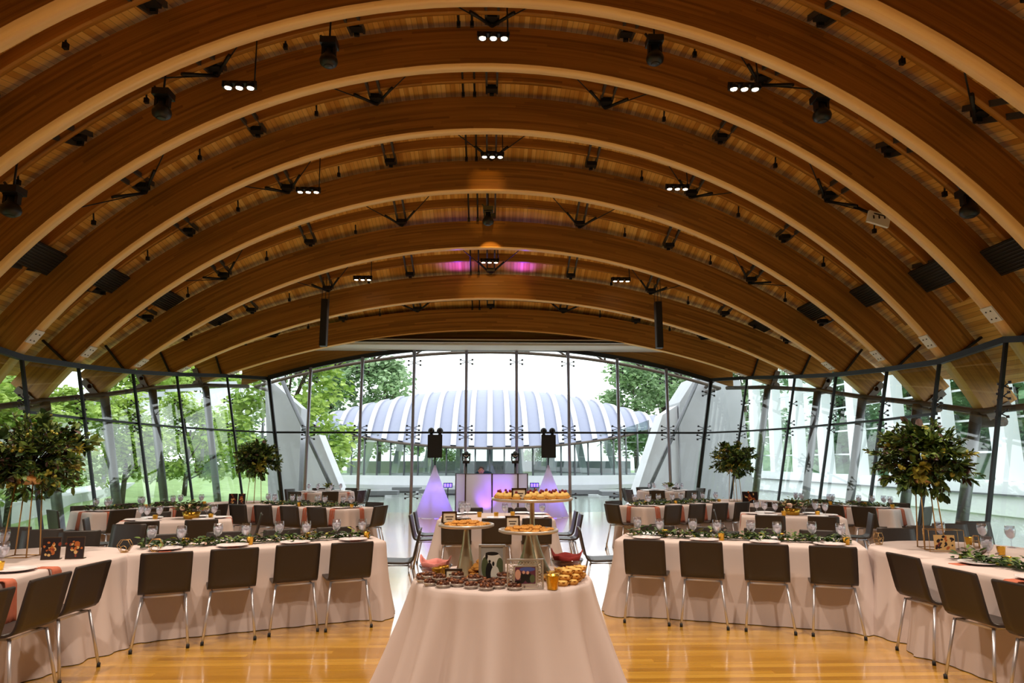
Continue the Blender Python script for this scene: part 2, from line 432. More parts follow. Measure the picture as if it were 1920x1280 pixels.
# arches
def arc_beam(y, xe, depth=0.67, half=0.13, label=None, name='ceiling_beam', mats=None, r0=None):
    a0 = itp(AP, y); r = itp(RD, y); zc = a0 - r; base = r if r0 is None else r + r0
    th = math.asin(xe / base); n = 56; mb = MB()
    for i in range(n + 1):
        a = -th + 2 * th * i / n
        for rr, yy in ((base, y - half), (base, y + half), (base + depth, y + half), (base + depth, y - half)):
            mb.v.append((rr * sin(a), yy, zc + rr * cos(a)))
    for i in range(n):
        a = base * (-th + 2 * th * i / n); b = base * (-th + 2 * th * (i + 1) / n); q = i * 4; s = y * 3.7
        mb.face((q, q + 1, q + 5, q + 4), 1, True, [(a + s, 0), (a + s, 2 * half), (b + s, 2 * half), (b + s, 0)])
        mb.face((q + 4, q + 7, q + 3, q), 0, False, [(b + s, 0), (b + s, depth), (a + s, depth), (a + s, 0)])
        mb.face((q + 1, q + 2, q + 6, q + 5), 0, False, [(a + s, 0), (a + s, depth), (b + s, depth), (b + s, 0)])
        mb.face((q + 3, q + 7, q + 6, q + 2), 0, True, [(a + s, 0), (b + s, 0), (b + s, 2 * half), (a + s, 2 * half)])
    mb.face((0, 3, 2, 1), 0, False, [(0, 0), (0, depth), (.2, depth), (.2, 0)])
    e = n * 4; mb.face((e, e + 1, e + 2, e + 3), 0, False, [(0, 0), (.2, 0), (.2, depth), (0, depth)])
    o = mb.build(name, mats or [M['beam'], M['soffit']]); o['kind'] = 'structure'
    if label: o['label'] = label
    return o
ORD = ['first', 'second', 'third', 'fourth', 'fifth', 'sixth', 'seventh', 'eighth', 'ninth', 'tenth', 'eleventh', 'twelfth', 'thirteenth', 'fourteenth', 'fifteenth', 'sixteenth', 'seventeenth', 'eighteenth', 'nineteenth', 'twentieth', 'twenty-first', 'twenty-second']
BY = [-3.5, -1.5, 0.5, 2.5, 4.5, 6.5, 8.5, 10.5, 12.5, 14.5, 16.5, 18.5, 20.5]
for i, y in enumerate(BY):
    xe = itp(WD, y) + 0.62
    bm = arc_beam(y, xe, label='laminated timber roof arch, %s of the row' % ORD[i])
    if y > 7:
        for sg in (-1, 1):
            # steel shoe plate under the arch near its end, and outer bracket
            r = itp(RD, y); zc = itp(AP, y) - r
            s1 = MB(); th = math.asin((itp(WD, y) - 0.28) / r) * sg
            pc = Vector((sin(th) * (r - 0.015), y, zc + cos(th) * (r - 0.015)))
            s1.box(pc, (0.14, 0.125, 0.012), 0, Matrix.Rotation(th, 3, 'Y'))
            for q in (-.07, .07):
                for t in (-.05, .05): s1.box(pc + Vector((q * cos(th), t, -q * sin(th) - .014)), (0.012, 0.012, 0.01), 1)
            part(s1, 'shoe_plate', [M['white'], M['steel']], bm)
            s2 = MB(); th = math.asin(xe / r) * sg
            pc = Vector((sin(th) * (r + .2), y, zc + cos(th) * (r + .2)))
            s2.box(pc, (0.07, 0.2, 0.26), 0, Matrix.Rotation(th, 3, 'Y'))
            s2.tube([pc + Vector((0, -.26, -.2)), pc + Vector((0, .26, -.2))], 0.09, 10)
            s2.tube([pc + Vector((0, -.2, .05)), pc + Vector((0, .2, .05))], 0.06, 8)
            part(s2, 'end_bracket', M['brown_steel'], bm)
            s3 = MB(); th = math.asin(itp(WD, y) / r) * sg   # dark seal where the arch meets the glass
            s3.bar((sin(th) * (r - .02), y - .15, zc + cos(th) * (r - .02)), (sin(th) * (r + .8), y - .15, zc + cos(th) * (r + .8)), 0.06, 0.04)
            part(s3, 'glass_seal', M['steel'], bm)
# thin ribs under the deck, one in each bay
for i, y in enumerate(BY[4:-1]):
    arc_beam(y + 1.34, itp(WD, y + 1.0) + .1, depth=0.2, half=0.05, r0=0.62, name='ceiling_rib',
             label='thin curved rib under the roof deck in bay %s' % ORD[i], mats=[M['beam'], M['beam']])

# purlins and tie rods, per bay
XPUR = [-8.1, -6.4, -4.4, -2.2, 0.0, 2.2, 4.4, 6.4, 8.1]
for i, y in enumerate(BY[4:-1]):
    y0, y1 = y + .14, y + 1.86
    root = tag(empty('roof_strut_set', (0, y + 1, 0)), None, None, None, 'structure')
    root['label'] = 'dark steel roof struts and tie rods in bay %s from the camera end' % ORD[i]
    for j, x in enumerate(XPUR):
        if abs(x) > itp(WD, y + 1) - .3: continue
        for dx in (-.1, .1):
            mb = MB(); X = x + dx
            mb.bar((X, y0 - y - 1, soffit_z(X, y0, .6)), (X, y1 - .1 - y - 1, soffit_z(X, y1, .68)), 0.04, 0.08)
            part(mb, 'strut', M['strut'], root)
        mb = MB(); mb.bar((x - .11, y1 - .3 - y - 1, soffit_z(x, y1, .64)), (x + .11, y1 - .3 - y - 1, soffit_z(x, y1, .64)), 0.16, 0.09)
        mb.bar((x, y1 - .2 - y - 1, soffit_z(x, y1, .56)), (x, y1 - .2 - y - 1, soffit_z(x, y1, .7)), 0.06, 0.08)
        part(mb, 'connector_block', M['steel'], root)
        if j % 2 == (i % 2) and abs(x) < 7.5:
            for sg in (-1, 1):
                xx = x + sg * 1.25
                if abs(xx) > itp(WD, y + 1) - .3: continue
                mb = MB(); mb.tube([(x, y1 - .15 - y - 1, soffit_z(x, y1, .58)), (xx, y0 + .1 - y - 1, soffit_z(xx, y0, .6))], 0.011, 6)
                mb.tube([(x, y1 - .15 - y - 1, soffit_z(x, y1, .58)), (x + sg * .35, y1 - .6 - y - 1, soffit_z(x + sg * .35, y1 - .5, .58))], 0.028, 6)
                part(mb, 'tie_rod', M['steel'], root)
    for x in (-7.2, -5.4, -3.3, 3.3, 5.4, 7.2):       # short hangers
        if abs(x) > itp(WD, y + 1) - .4: continue
        mb = MB(); mb.tube([(x, y1 - .35 - y - 1, soffit_z(x, y1, .75)), (x, y1 - .3 - y - 1, soffit_z(x, y1, .6))], 0.016, 6)
        mb.box((x, y1 - .3 - y - 1, soffit_z(x, y1, .58)), (.03, .03, .04))
        part(mb, 'hanger', M['steel'], root)
    for dx in (-.55, -.33):                             # twin rods beside the crown
        mb = MB(); mb.tube([(dx, -.3, soffit_z(dx, y + 1, .8)), (dx, y1 - .2 - y - 1, soffit_z(dx, y1, .6))], 0.02, 6)
        mb.box((dx, y1 - .2 - y - 1, soffit_z(dx, y1, .58)), (.03, .03, .045)); part(mb, 'hanger', M['steel'], root)

# dark return-air panels set in the deck
for (x, y) in [(-8.03, 12.0), (-7.95, 14.0), (-7.7, 16.0), (-7.3, 18.0), (8.11, 10.0), (8.2, 12.0), (8.15, 14.0), (7.9, 16.0), (7.45, 18.0)]:
    sg = 1 if x > 0 else -1
    y -= .25; r = itp(RD, y) + .56; th = math.asin(abs(x * .985) / r) * sg; zc = itp(AP, y) - itp(RD, y)
    mb = MB(); pc = Vector((sin(th) * r, y, zc + cos(th) * r))
    Rm = Matrix.Rotation(th, 3, 'Y'); mb.box(pc, (0.25, 0.52, 0.03), 0, Rm)
    for q in range(-4, 5): mb.box(pc + Rm @ Vector((q * .055, 0, -.035)), (0.008, 0.5, 0.01), 1, Rm)
    o = mb.build('ceiling_vent', [M['grille'], M['black']])
    tag(o, 'square black vent panel in the %s side of the deck, %s from the camera' % ('left' if sg < 0 else 'right', ORD[int(round((y - 9.75) / 2)) - (sg < 0)]), 'vent', 'black vent panels between the arches')

# ------------------------------------------------------------------ glass walls
def fitting(mb, p, ax, s=1.0):
    """four armed spider with discs; ax = direction along the glass"""
    p = Vector(p); ax = Vector(ax).normalized(); u = Vector((0, 0, 1))
    for a in (-1, 1):
        for b in (-1, 1):
            q = p + ax * a * .14 * s + u * b * .05 * s
            mb.bar(p, q, .014 * s); mb.lathe([(0, -.02 * s), (.024 * s, -.02 * s), (.024 * s, .02 * s), (0, .02 * s)], q, 8)
wn_ = 0
EX = [-6.62 + (6.62 * 2 + .1) * i / 8 for i in range(9)]   # replaced below by measured spacing
EX = [-5.68, -4.06, -2.42, -.76, .84, 2.5, 4.08, 5.66]
EY = 21.8
TR = 2.45
def endtop(x): return min(5.12, soffit_z(x, 21.8, -.02))
px = [-7.0] + EX + [7.1]
for k in range(len(px) - 1):
    wn_ += 1; x0, x1 = px[k], px[k + 1]
    b0 = x0 + (LEAN - .1 if k == 0 else 0); b1 = x1 - (LEAN - .1 if k == len(px) - 2 else 0)
    mb = MB(); mb.v = [(b0, EY, 0), (b1, EY, 0), (x1, EY, endtop(x1)), (x0, EY, endtop(x0))]; mb.face((0, 1, 2, 3))
    wo = mb.build('window_%d' % wn_, M['glass']); wo['kind'] = 'structure'; wo['label'] = 'end wall glass bay, %s from the left, facing the pond' % ORD[wn_ - 1]
    mb = MB(); xm = x1; bm_ = b1
    mb.tube([(bm_, EY - .16, 0), (xm, EY - .16, endtop(x1) - .03)], .05 if 0 < k + 1 < len(px) - 1 else .06, 10)
    mo = part(mb, 'mullion', M['mull'] if k < len(px) - 2 else M['steel'], wo)
    for z in (TR + .14, TR - .14, endtop(x1) - .42, .5):
        f = MB(); t = z / endtop(x1); fitting(f, (bm_ + (xm - bm_) * t, EY - .07, z), (1, 0, 0), 1.35); part(f, 'spider_fitting', M['fitting'], mo)
    t0 = TR / endtop(x0); t1 = TR / endtop(x1)
    mb = MB(); mb.bar((b0 + (x0 - b0) * t0, EY - .05, TR), (b1 + (x1 - b1) * t1, EY - .05, TR), .05, .06); part(mb, 'transom', M['steel'], wo)
    if k == 0:
        mb = MB(); mb.tube([(b0, EY - .1, 0), (x0, EY - .1, endtop(x0))], .06, 10); part(mb, 'mullion', M['steel'], wo)
    mb = MB(); n = 4
    for q in range(n):
        xa = x0 + (x1 - x0) * q / n; xb = x0 + (x1 - x0) * (q + 1) / n
        mb.bar((xa, EY - .1, endtop(xa)), (xb, EY - .1, endtop(xb)), .12, .13)
    part(mb, 'head_rail', M['steel'], wo)
# side walls
SY = [y for y in DK if y >= 4.5]
for sg in (-1, 1):
    side = 'left' if sg < 0 else 'right'
    for k in range(len(SY) - 1):
        wn_ += 1; ya, yb = SY[k], SY[k + 1]; wa, wb = itp(WD, ya), itp(WD, yb); za, zb = headz(ya), headz(yb)
        A0 = Vector((sg * (wa - LEAN), ya, 0)); A1 = Vector((sg * wa, ya, za)); B0 = Vector((sg * (wb - LEAN), yb, 0)); B1 = Vector((sg * wb, yb, zb))
        mb = MB(); mb.v = [tuple(A0), tuple(B0), tuple(B1), tuple(A1)]; mb.face((0, 1, 2, 3))
        wo = mb.build('window_%d' % wn_, M['glass_side']); wo['kind'] = 'structure'; wo['label'] = 'outward leaning glass bay in the %s wall, %s from the camera' % (side, ORD[k])
        mb = MB(); inn = Vector((-sg * .1, 0, 0))
        mb.bar(A0 + inn, A1 + inn, .055, .05, up=(0, 1, 0)); mo = part(mb, 'mullion', M['steel'], wo)
        for z in (TR + .14, TR - .14, za - .75):
            f = MB(); fitting(f, A0.lerp(A1, z / za) + inn * .5, (B0 - A0)); part(f, 'spider_fitting', M['fitting'], mo)
        if ya >= 12.5:
            mb = MB(); mb.bar(A0.lerp(A1, TR / za) + inn * .4, B0.lerp(B1, TR / zb) + inn * .4, .05, .05); part(mb, 'transom', M['steel'], wo)
        mb = MB(); mb.bar(A1 + inn, B1 + inn, .09, .1); part(mb, 'head_rail', M['steel'], wo)
# closed camera end of the hall
for sg in (-1, 1):
    mb = MB(); ks = [y for y in DK if y <= 4.5]
    for k in range(len(ks) - 1):
        ya, yb = ks[k], ks[k + 1]; wa, wb = itp(WD, ya), itp(WD, yb); i = len(mb.v)
        mb.v += [(sg * (wa - LEAN), ya, 0), (sg * (wb - LEAN), yb, 0), (sg * (wb + .3), yb, headz(yb) + .9), (sg * (wa + .3), ya, headz(ya) + .9)]
        mb.face((i, i + 1, i + 2, i + 3))
    struct(mb, 'wall_left' if sg < 0 else 'wall_right', M['panelwhite'])
mb = MB(); mb.box((0, -5.55, 3.2), (7.5, .05, 3.3)); struct(mb, 'wall_back', M['panelwhite'])
# timber fascia and flat soffit at the glass end
fa = MB(); xs = [-5.9 + 11.8 * i / 40 for i in range(41)]; n = len(xs)
for x in xs: fa.v.append((x, 21.15, 5.12)); 
for x in xs: fa.v.append((x, 21.15, soffit_z(x, 21.15, .8)))
for i in range(n - 1):
    if soffit_z(xs[i], 21.15, .8) > 5.12: fa.face((i, i + 1, n + i + 1, n + i), 0, False, [(xs[i], 0), (xs[i + 1], 0), (xs[i + 1], 1), (xs[i], 1)])
struct(fa, 'trim_1', M['beam'], 'curved timber fascia above the end glass')
sf = MB(); sf.slab([(-5.0, 20.65), (5.1, 20.65), (6.3, 21.85), (-6.2, 21.85)], 5.06, 5.12); struct(sf, 'trim_2', M['panelwhite'], 'flat pale soffit over the end glass')
sc_ = tag(empty('projection_screen_housing', (0, 20.55, 5.17)), 'long dark projection screen slot fixed over the end glass wall', 'screen housing')
mb = MB(); mb.box((0, 0, 0), (4.5, .06, .05)); part(mb, 'housing', M['panelwhite'], sc_)
mb = MB(); mb.box((0, -.07, -.02), (4.45, .015, .03)); part(mb, 'slot', M['black'], sc_)
# fill above the end glass between deck and head
ef = MB(); i = 0
for x in [-7.9 + 15.8 * q / 40 for q in range(41)]:
    ef.v += [(x, 21.86, min(soffit_z(x, 21.8, .0), 5.12) + .02), (x, 21.86, soffit_z(x, 21.8, DOFF))]
for q in range(40): ef.face((2 * q, 2 * q + 2, 2 * q + 3, 2 * q + 1), 0, False, [(q * .4, 0), (q * .4 + .4, 0), (q * .4 + .4, .8), (q * .4, .8)])
struct(ef, 'trim_3', M['beam'], 'timber closing band over the end glass')

# ------------------------------------------------------------------ outside
g = MB(); g.box((0, 60, -.9), (90, 90, .3)); struct(g, 'ground', M['lawn'])
g = MB(); g.slab([(-9.5, 22.4), (-8.5, 30), (-16, 50), (24, 50), (17.2, 35), (17.0, -4), (8.9, 2), (9.4, 14), (8.2, 22.4)], -.59, -.45); struct(g, 'pond_water', M['pond'], 'pale pond between the glass halls')
g = MB()   # sloping garden on the left
nx, ny = 14, 14
for i in range(nx + 1):
    for j in range(ny + 1):
        x = -10.5 - i * 3.2; y = -4 + j * 5; g.v.append((x, y, -.5 + (i / nx) ** 1.2 * 5.0 + .25 * sin(i * 1.3 + j)))
for i in range(nx):
    for j in range(ny): a = i * (ny + 1) + j; g.face((a, a + 1, a + ny + 2, a + ny + 1), 0, True)
struct(g, 'lawn', M['lawn'], 'bright garden slope outside the left glass')
g = MB(); g.slab([(-12.4, 6), (-11.2, 6), (-14.5, 24), (-20, 40), (-21.5, 40), (-16, 24)], -.3, .35); struct(g, 'path', M['concrete2'], 'pale garden path wall outside the left glass')

# outer leaning columns and edge tube carrying the arches
for sg in (-1, 1):
    side = 'left' if sg < 0 else 'right'
    tb = MB(); pts = []
    for y in [b for b in BY if b > 3] + [21.8]:
        x = sg * (itp(WD, y) + .55); pts.append((x, y, soffit_z(abs(x) - .02, y) - .08))
    tb.tube(pts, .06, 8)
    tag(tb.build('edge_tube', M['brown_steel']), 'long brown steel tube under the arch ends outside the %s glass' % side, 'steel tube')
    for i, y in enumerate([b for b in BY if b > 10]):
        x = itp(WD, y) + .5; mb = MB(); z = soffit_z(x, y) - .15
        mb.tube([(sg * x, y, z), (sg * (x - .75), y, -.45)], .1, 12)
        o = mb.build('steel_column', M['galv'])
        tag(o, 'round steel column leaning outside the %s glass wall, %s from the camera' % (side, ORD[i]), 'column', 'columns outside the side glass')

# concrete buttresses
def poly_prism(name, poly, y0, y1, m, label, cat='buttress'):
    mb = MB(); mb.prism(poly, y0, y1); o = mb.build(name, m); tag(o, label, cat); return o
poly_prism('concrete_buttress', [(-7.75, -.5), (-6.8, -.5), (-6.78, .6), (-6.83, 3.45), (-7.94, 4.41), (-8.2, 4.4)], 25, 25.8, M['concrete'], 'tall grey concrete buttress outside the left corner of the end glass')
poly_prism('concrete_buttress', [(-6.6, -.5), (-5.0, -.5), (-5.3, .6), (-6.15, 2.5), (-6.5, 2.4)], 25.0, 26, M['concrete2'], 'low pale sloping concrete wedge beside the left buttress')
poly_prism('concrete_buttress', [(6.9, -.5), (9.75, -.5), (9.55, .8), (9.3, 4.5), (8.6, 4.95), (7.65, 4.65), (7.0, 3.7)], 25, 27, M['concrete'], 'broad grey concrete buttress outside the right corner of the end glass')
poly_prism('concrete_buttress', [(5.0, -.5), (6.95, -.5), (6.95, 3.6), (6.4, 3.25)], 25.2, 26.4, M['concrete2'], 'pale sloping concrete wedge beside the right buttress')
for (a, b, lb) in (((-7.45, 24.6, 4.4), (-4.96, 24.6, -.46), 'left'), ((7.7, 24.6, 4.7), (5.13, 24.6, -.46), 'right')):
    mb = MB(); mb.tube([a, b], .07, 10); tag(mb.build('diagonal_brace', M['galv']), 'slanting grey steel brace in front of the %s concrete buttress' % lb, 'brace')
# canopy truss outside the end glass
tr = tag(empty('canopy_truss', (0, 23.2, 0)), 'curved brown steel canopy truss outside the top of the end glass', 'truss')
def bz(x): return 5.25 - .0195 * x * x
def tz(x): return bz(x) + .42
NP = 24; P_ = [-7.9 + 15.8 * i / NP for i in range(NP + 1)]
mb = MB(); mb.tube([(x, 0, bz(x)) for x in P_], .055, 8); part(mb, 'bottom_chord', M['brown_steel'], tr)
mb = MB(); mb.tube([(x, 0, tz(x)) for x in P_], .055, 8); part(mb, 'top_chord', M['brown_steel'], tr)
for i in range(1, 12):
    x = -7.9 + 15.8 * i / 12; sgn = 1 if x < 0 else -1
    mb = MB(); mb.tube([(x, 0, bz(x)), (x, 0, tz(x))], .04, 6); mb.tube([(x, 0, bz(x)), (x + sgn * .75, 0, tz(x + sgn * .75))], .035, 6); part(mb, 'web_strut', M['brown_steel'], tr)

for sg in (-1, 1):
    for dz in (0, .42):
        mb = MB(); mb.tube([(sg * 7.9, 0, bz(7.9) + dz), (sg * 8.0, 1.85, bz(7.9) + dz * .4 + .05)], .06, 8); part(mb, 'end_strut', M['brown_steel'], tr)
# pavilion across the pond
pv = tag(empty('pavilion', (0, 0, 0)), 'glass pavilion with long ribbed lens shaped grey roof across the pond', 'building')
def eave(u): return Vector((15.0 * u, 56 - 8 * (1 - u * u), 2.45 + 2.15 * u * u))
def ridge(u): return Vector((15.2 * u, 60.5, 7.75 - 3.1 * abs(u) ** 2.2))
def rpt(u, v, lift=0):
    e = eave(u); r = ridge(u); p = e.lerp(r, v); h = 1.7 * (1 - .6 * u * u)
    p = p + Vector((0, -.55 * sin(pi * v) * h, sin(pi * v) * h * .55)); return p + Vector((0, -lift, lift))
mb = MB(); NU, NV = 64, 12
for i in range(NU + 1):
    for j in range(NV + 1): mb.v.append(tuple(rpt(-1 + 2 * i / NU, j / NV)))
for i in range(NU):
    for j in range(NV): a = i * (NV + 1) + j; mb.face((a, a + NV + 1, a + NV + 2, a + 1), 0, True)
part(mb, 'roof', M['paleroof'], pv)
roof_o = KIDS[pv.name][-1]
for k in range(23):
    u = -.935 + 1.87 * k / 22; du = .013; mb = MB()
    for j in range(NV + 1):
        for uu in (u - du, u + du): mb.v.append(tuple(rpt(uu, j / NV, .12)))
        for uu in (u - du, u + du): mb.v.append(tuple(rpt(uu, j / NV, -.02)))
    for j in range(NV):
        a = j * 4; mb.face((a, a + 1, a + 5, a + 4)); mb.face((a, a + 4, a + 6, a + 2)); mb.face((a + 1, a + 3, a + 7, a + 5))
    part(mb, 'roof_rib', M['ribroof'], roof_o, 'pale raised roof rib')
mb = MB(); mb.tube([tuple(eave(-1 + 2 * i / 40) + Vector((0, 0, -.05))) for i in range(41)], .1, 6); part(mb, 'eave_beam', M['brown_steel'], pv)
def fac(u): return Vector((12.3 * u, 53.0 - 4 * (1 - u * u), .5))
mb = MB(); n = 24
for i in range(n):
    a, b = fac(-1 + 2 * i / n), fac(-1 + 2 * (i + 1) / n); q = len(mb.v); ta = eave(-1 + 2 * i / n).z + .05; tb_ = eave(-1 + 2 * (i + 1) / n).z + .05
    mb.v += [tuple(a), tuple(b), (b.x, b.y, tb_), (a.x, a.y, ta)]; mb.face((q, q + 1, q + 2, q + 3))
part(mb, 'glazing', M['extglass'], pv)
for i in range(n + 1):
    u = -1 + 2 * i / n; a = fac(u); mb = MB(); mb.tube([(a.x, a.y - .06, .5), (a.x, a.y - .06, eave(u).z + .05)], .06, 6); part(mb, 'window_post', M['galv'], pv)
mb = MB(); mb.slab([(fac(-1 + 2 * i / n).x, fac(-1 + 2 * i / n).y - .3) for i in range(n + 1)] + [(13, 60), (-13, 60)], -.15, .5); part(mb, 'base_wall', M['concrete2'], pv)
mb = MB(); mb.slab([(fac(-1 + 2 * i / n).x, fac(-1 + 2 * i / n).y - .6) for i in range(n + 1)] + [(13, 60), (-13, 60)], -.45, -.15); part(mb, 'plinth', M['concrete'], pv)
for k in range(9):   # inner sloping piers
    x = -10.4 + 2.6 * k; mb = MB(); mb.bar((x, 57, .5), (x * .92, 58.2, 4.6), .5, .3); part(mb, 'inner_pier', M['white'], pv)
mb = MB(); mb.box((0, 59, 1.0), (12, .2, .5)); part(mb, 'counter', M['concrete'], pv)
for k, (x, y, sx, sy) in enumerate([(-7.2, 40, 2.0, .5), (-2.8, 42, 1.4, .6), (4.8, 41, 1.6, .5), (7.6, 39, 1.4, .6), (2.2, 45, 1.8, .5), (-5.3, 45, .9, .5)]):
    mb = MB(); mb.box((0, 0, .16), (sx, sy, .12)); mb.box((0, 0, -.05), (sx * .6, sy * .6, .2))
    o = mb.build('stone_ledge', M['galv'], loc=(x, y, -.4)); tag(o, 'dark flat stone ledge in the pond, %s from the left' % ORD[[0, 2, 4, 5, 3, 1][k]], 'ledge', 'stone ledges in the pond')

# white wing on the right
wg = tag(empty('gallery_wing', (0, 0, 0)), 'white gallery wing with leaning piers outside the right glass', 'building')
WX = 18.2
mb = MB(); mb.box((WX + .6, 33, .25), (.6, 17, .6)); part(mb, 'parapet', M['white'], wg)
mb = MB(); mb.box((WX + .5, 33, -.6), (.4, 17, .3)); part(mb, 'base_wall', M['concrete2'], wg)
mb = MB(); mb.box((WX - .08, 33, .38), (.06, 17, .03)); part(mb, 'drip_line', M['galv'], wg)
for k in range(10):
    y = 17.5 + k * 3.35; mb = MB()
    mb.bar((WX + .35, y, .8), (WX + 1.0, y + 1.1, 10), .75, .55, up=(1, 0, 0)); part(mb, 'pier', M['white'], wg)
    for z in range(6):
        zz = 1.9 + z * 1.25; mb = MB(); mb.bar((WX + .95, y, zz), (WX + .95, y + 3.35, zz), .07, .08); part(mb, 'glazing_bar', M['white'], wg)
    mb = MB(); i = 0
    mb.v = [(WX + 1.05, y, .8), (WX + 1.05, y + 3.35, .8), (WX + 1.5, y + 3.35, 10), (WX + 1.5, y, 10)]; mb.face((0, 1, 2, 3)); part(mb, 'glazing', M['wingglass'], wg)
# stepped white panels, a solid stand-in for reflections in the left glass
gl = tag(empty('reflection_panels', (0, 0, 0)), 'stepped white panels standing in for a building reflection in the left glass', 'reflection panels')
for k in range(7):
    y0 = 25 + k * 5.6; y1 = y0 + 5.1; x0 = -20 + k * .15; z0 = 2.6 + k * .95
    mb = MB(); i = 0
    mb.v = [(x0, y0, z0 - 1.9 - .1 * k), (x0, y1, z0 - 1.7 - .1 * k), (x0, y1, z0 + .65), (x0, y0, z0), (x0 - .25, y0, z0 - 1.9 - .1 * k), (x0 - .25, y1, z0 - 1.7 - .1 * k), (x0 - .25, y1, z0 + .65), (x0 - .25, y0, z0)]
    for q in ((0, 1, 2, 3), (7, 6, 5, 4), (3, 2, 6, 7), (0, 4, 5, 1), (0, 3, 7, 4), (1, 5, 6, 2)): mb.face(q)
    part(mb, 'panel', M['white'], gl)
    mb = MB(); mb.bar((x0 + .1, y0 - .2, z0 + .32), (x0 + .1, y1 + .3, z0 + 1.0), .14, .3); part(mb, 'panel_edge', M['ribroof'], gl)
    mb = MB(); mb.tube([(x0 - .1, y0 + .2, -.3), (x0 - .1, y0 + .2, z0)], .12, 8); part(mb, 'post', M['galv'], gl)

g = MB(); nx, ny = 8, 16      # wooded bank behind the wing
for i in range(nx + 1):
    for j in range(ny + 1): g.v.append((21.5 + i * 2.4, 6 + j * 4, -.5 + 7.5 * (i / nx) ** .8 + .4 * sin(i * 2.1 + j * 1.3)))
for i in range(nx):
    for j in range(ny): a = i * (ny + 1) + j; g.face((a, a + ny + 1, a + ny + 2, a + 1), 0, True)
struct(g, 'hillside', M['tree_hazy'], 'wooded green bank behind the white wing')
# trees
def tree_mesh(seed, nl, H, Rw, leaf, m, label):
    rnd = random.Random(seed); root = empty('tree')
    tag(root, label, 'tree')
    tm = MB(); tm.tube([(0, 0, 0), (.1, .05, H * .3), (-.05, .1, H * .65)], [.22, .17, .08], 8)
    blobs = []
    for k in range(26):
        a = rnd.uniform(0, 2 * pi); z = rnd.uniform(.22, .93); rr = Rw * sqrt(max(.05, 1 - ((z - .5) / .52) ** 2)) * rnd.uniform(.25, .85)
        blobs.append((rr * cos(a), rr * sin(a), z * H, Rw * rnd.uniform(.26, .42)))
        if k % 4 == 0: tm.tube([(0, 0, z * H * .55), (rr * cos(a) * .9, rr * sin(a) * .9, z * H)], [.08, .02], 5)
    lm = MB()
    for k in range(nl):
        bx, by, bz_, br = blobs[k % len(blobs)]
        v = Vector((rnd.gauss(0, 1), rnd.gauss(0, 1), rnd.gauss(0, 1))).normalized(); rad = br * (rnd.random() ** .35)
        p = Vector((bx, by, bz_)) + Vector((v.x, v.y, v.z * .75)) * rad
        d = Vector((rnd.uniform(-1, 1), rnd.uniform(-1, 1), rnd.uniform(-.7, .4)))
        lm.leaf(p, d, (rnd.uniform(-.5, .5), rnd.uniform(-.5, .5), 1), leaf * rnd.uniform(.7, 1.3), leaf * .75)
    part(tm, 'trunk', M['bark'], root); part(lm, 'crown', m, root)
    return Proto(root)
tA = tree_mesh(3, 5200, 8.5, 3.3, .34, M['tree_bright'], 'x')
tB = tree_mesh(5, 5200, 11, 4.6, .46, M['tree_hazy'], 'x')
tC = tree_mesh(8, 5200, 9.5, 4.0, .4, M['tree_bright'], 'x')
LT = [(-13.2, 13, 0, 'C', .42, 'low bright shrub outside the left glass, first from the camera'), (-14, 16.5, 0, 'A', .46, 'low bright shrub outside the left glass, second from the camera'), (-13.4, 20, 0, 'C', .45, 'low bright shrub outside the left glass, third from the camera'), (-14.6, 23.5, .1, 'A', .5, 'low bright shrub outside the left glass, fourth from the camera'), (-14.2, 27.5, .1, 'C', .5, 'low bright shrub outside the left glass, farthest'), (-17.5, 18, .5, 'C', .5, 'bright shrub higher up the left slope, nearer one'), (-18.5, 24, .6, 'A', .55, 'bright shrub higher up the left slope, farther one'),
      (-9.7, 33, 0, 'A', 1.0, 'bright green tree just outside the left end of the pond glass'),
      (-24, 58, .3, 'A', 1.2, 'bright green tree far behind the left corner buttress'), (-30, 18, 0, 'C', 1.1, 'bright tree at the left edge, behind the low end of the stepped panels'),
      (-26, 25, 1.2, 'C', 1.0, 'broad bright tree behind the stepped panels, nearest their low end'), (-27, 31, 1.6, 'A', 1.15, 'bright tree behind the middle of the stepped panels'),
      (-30, 40, 2, 'C', 1.2, 'tall bright tree behind the high end of the stepped panels'), (-25, 50, 1.2, 'C', 1.15, 'bright tree far beyond the stepped panels'),
      (-20, 11, 0, 'A', .9, 'bright tree at the far left edge of the view'), (-24, 17, .8, 'A', .8, 'bright tree furthest left behind the tall flowers'),
      (-15.5, 36, .2, 'A', .6, 'small bright tree between the stepped panels and buttress')]
for (x, y, z, k, s, lb) in LT: {'A': tA, 'C': tC}[k].put((x, y, z - .4), x * 1.7, lb, 'garden trees on the left', s)
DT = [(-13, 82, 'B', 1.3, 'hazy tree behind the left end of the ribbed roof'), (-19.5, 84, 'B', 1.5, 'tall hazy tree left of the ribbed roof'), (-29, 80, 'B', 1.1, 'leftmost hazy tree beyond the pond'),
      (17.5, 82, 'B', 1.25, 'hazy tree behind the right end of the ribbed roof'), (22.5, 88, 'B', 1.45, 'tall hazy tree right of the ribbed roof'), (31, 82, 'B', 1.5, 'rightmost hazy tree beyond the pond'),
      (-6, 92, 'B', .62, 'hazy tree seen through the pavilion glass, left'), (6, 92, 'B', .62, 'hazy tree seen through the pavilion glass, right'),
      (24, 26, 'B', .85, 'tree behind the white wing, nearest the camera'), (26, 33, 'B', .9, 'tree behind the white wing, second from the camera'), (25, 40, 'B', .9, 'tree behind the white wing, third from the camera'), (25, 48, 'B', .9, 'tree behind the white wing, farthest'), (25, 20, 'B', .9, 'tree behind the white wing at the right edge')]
for (x, y, k, s, lb) in DT: tB.put((x, y, -.4), x * 2.3, lb, 'trees beyond the pond and wing', s)

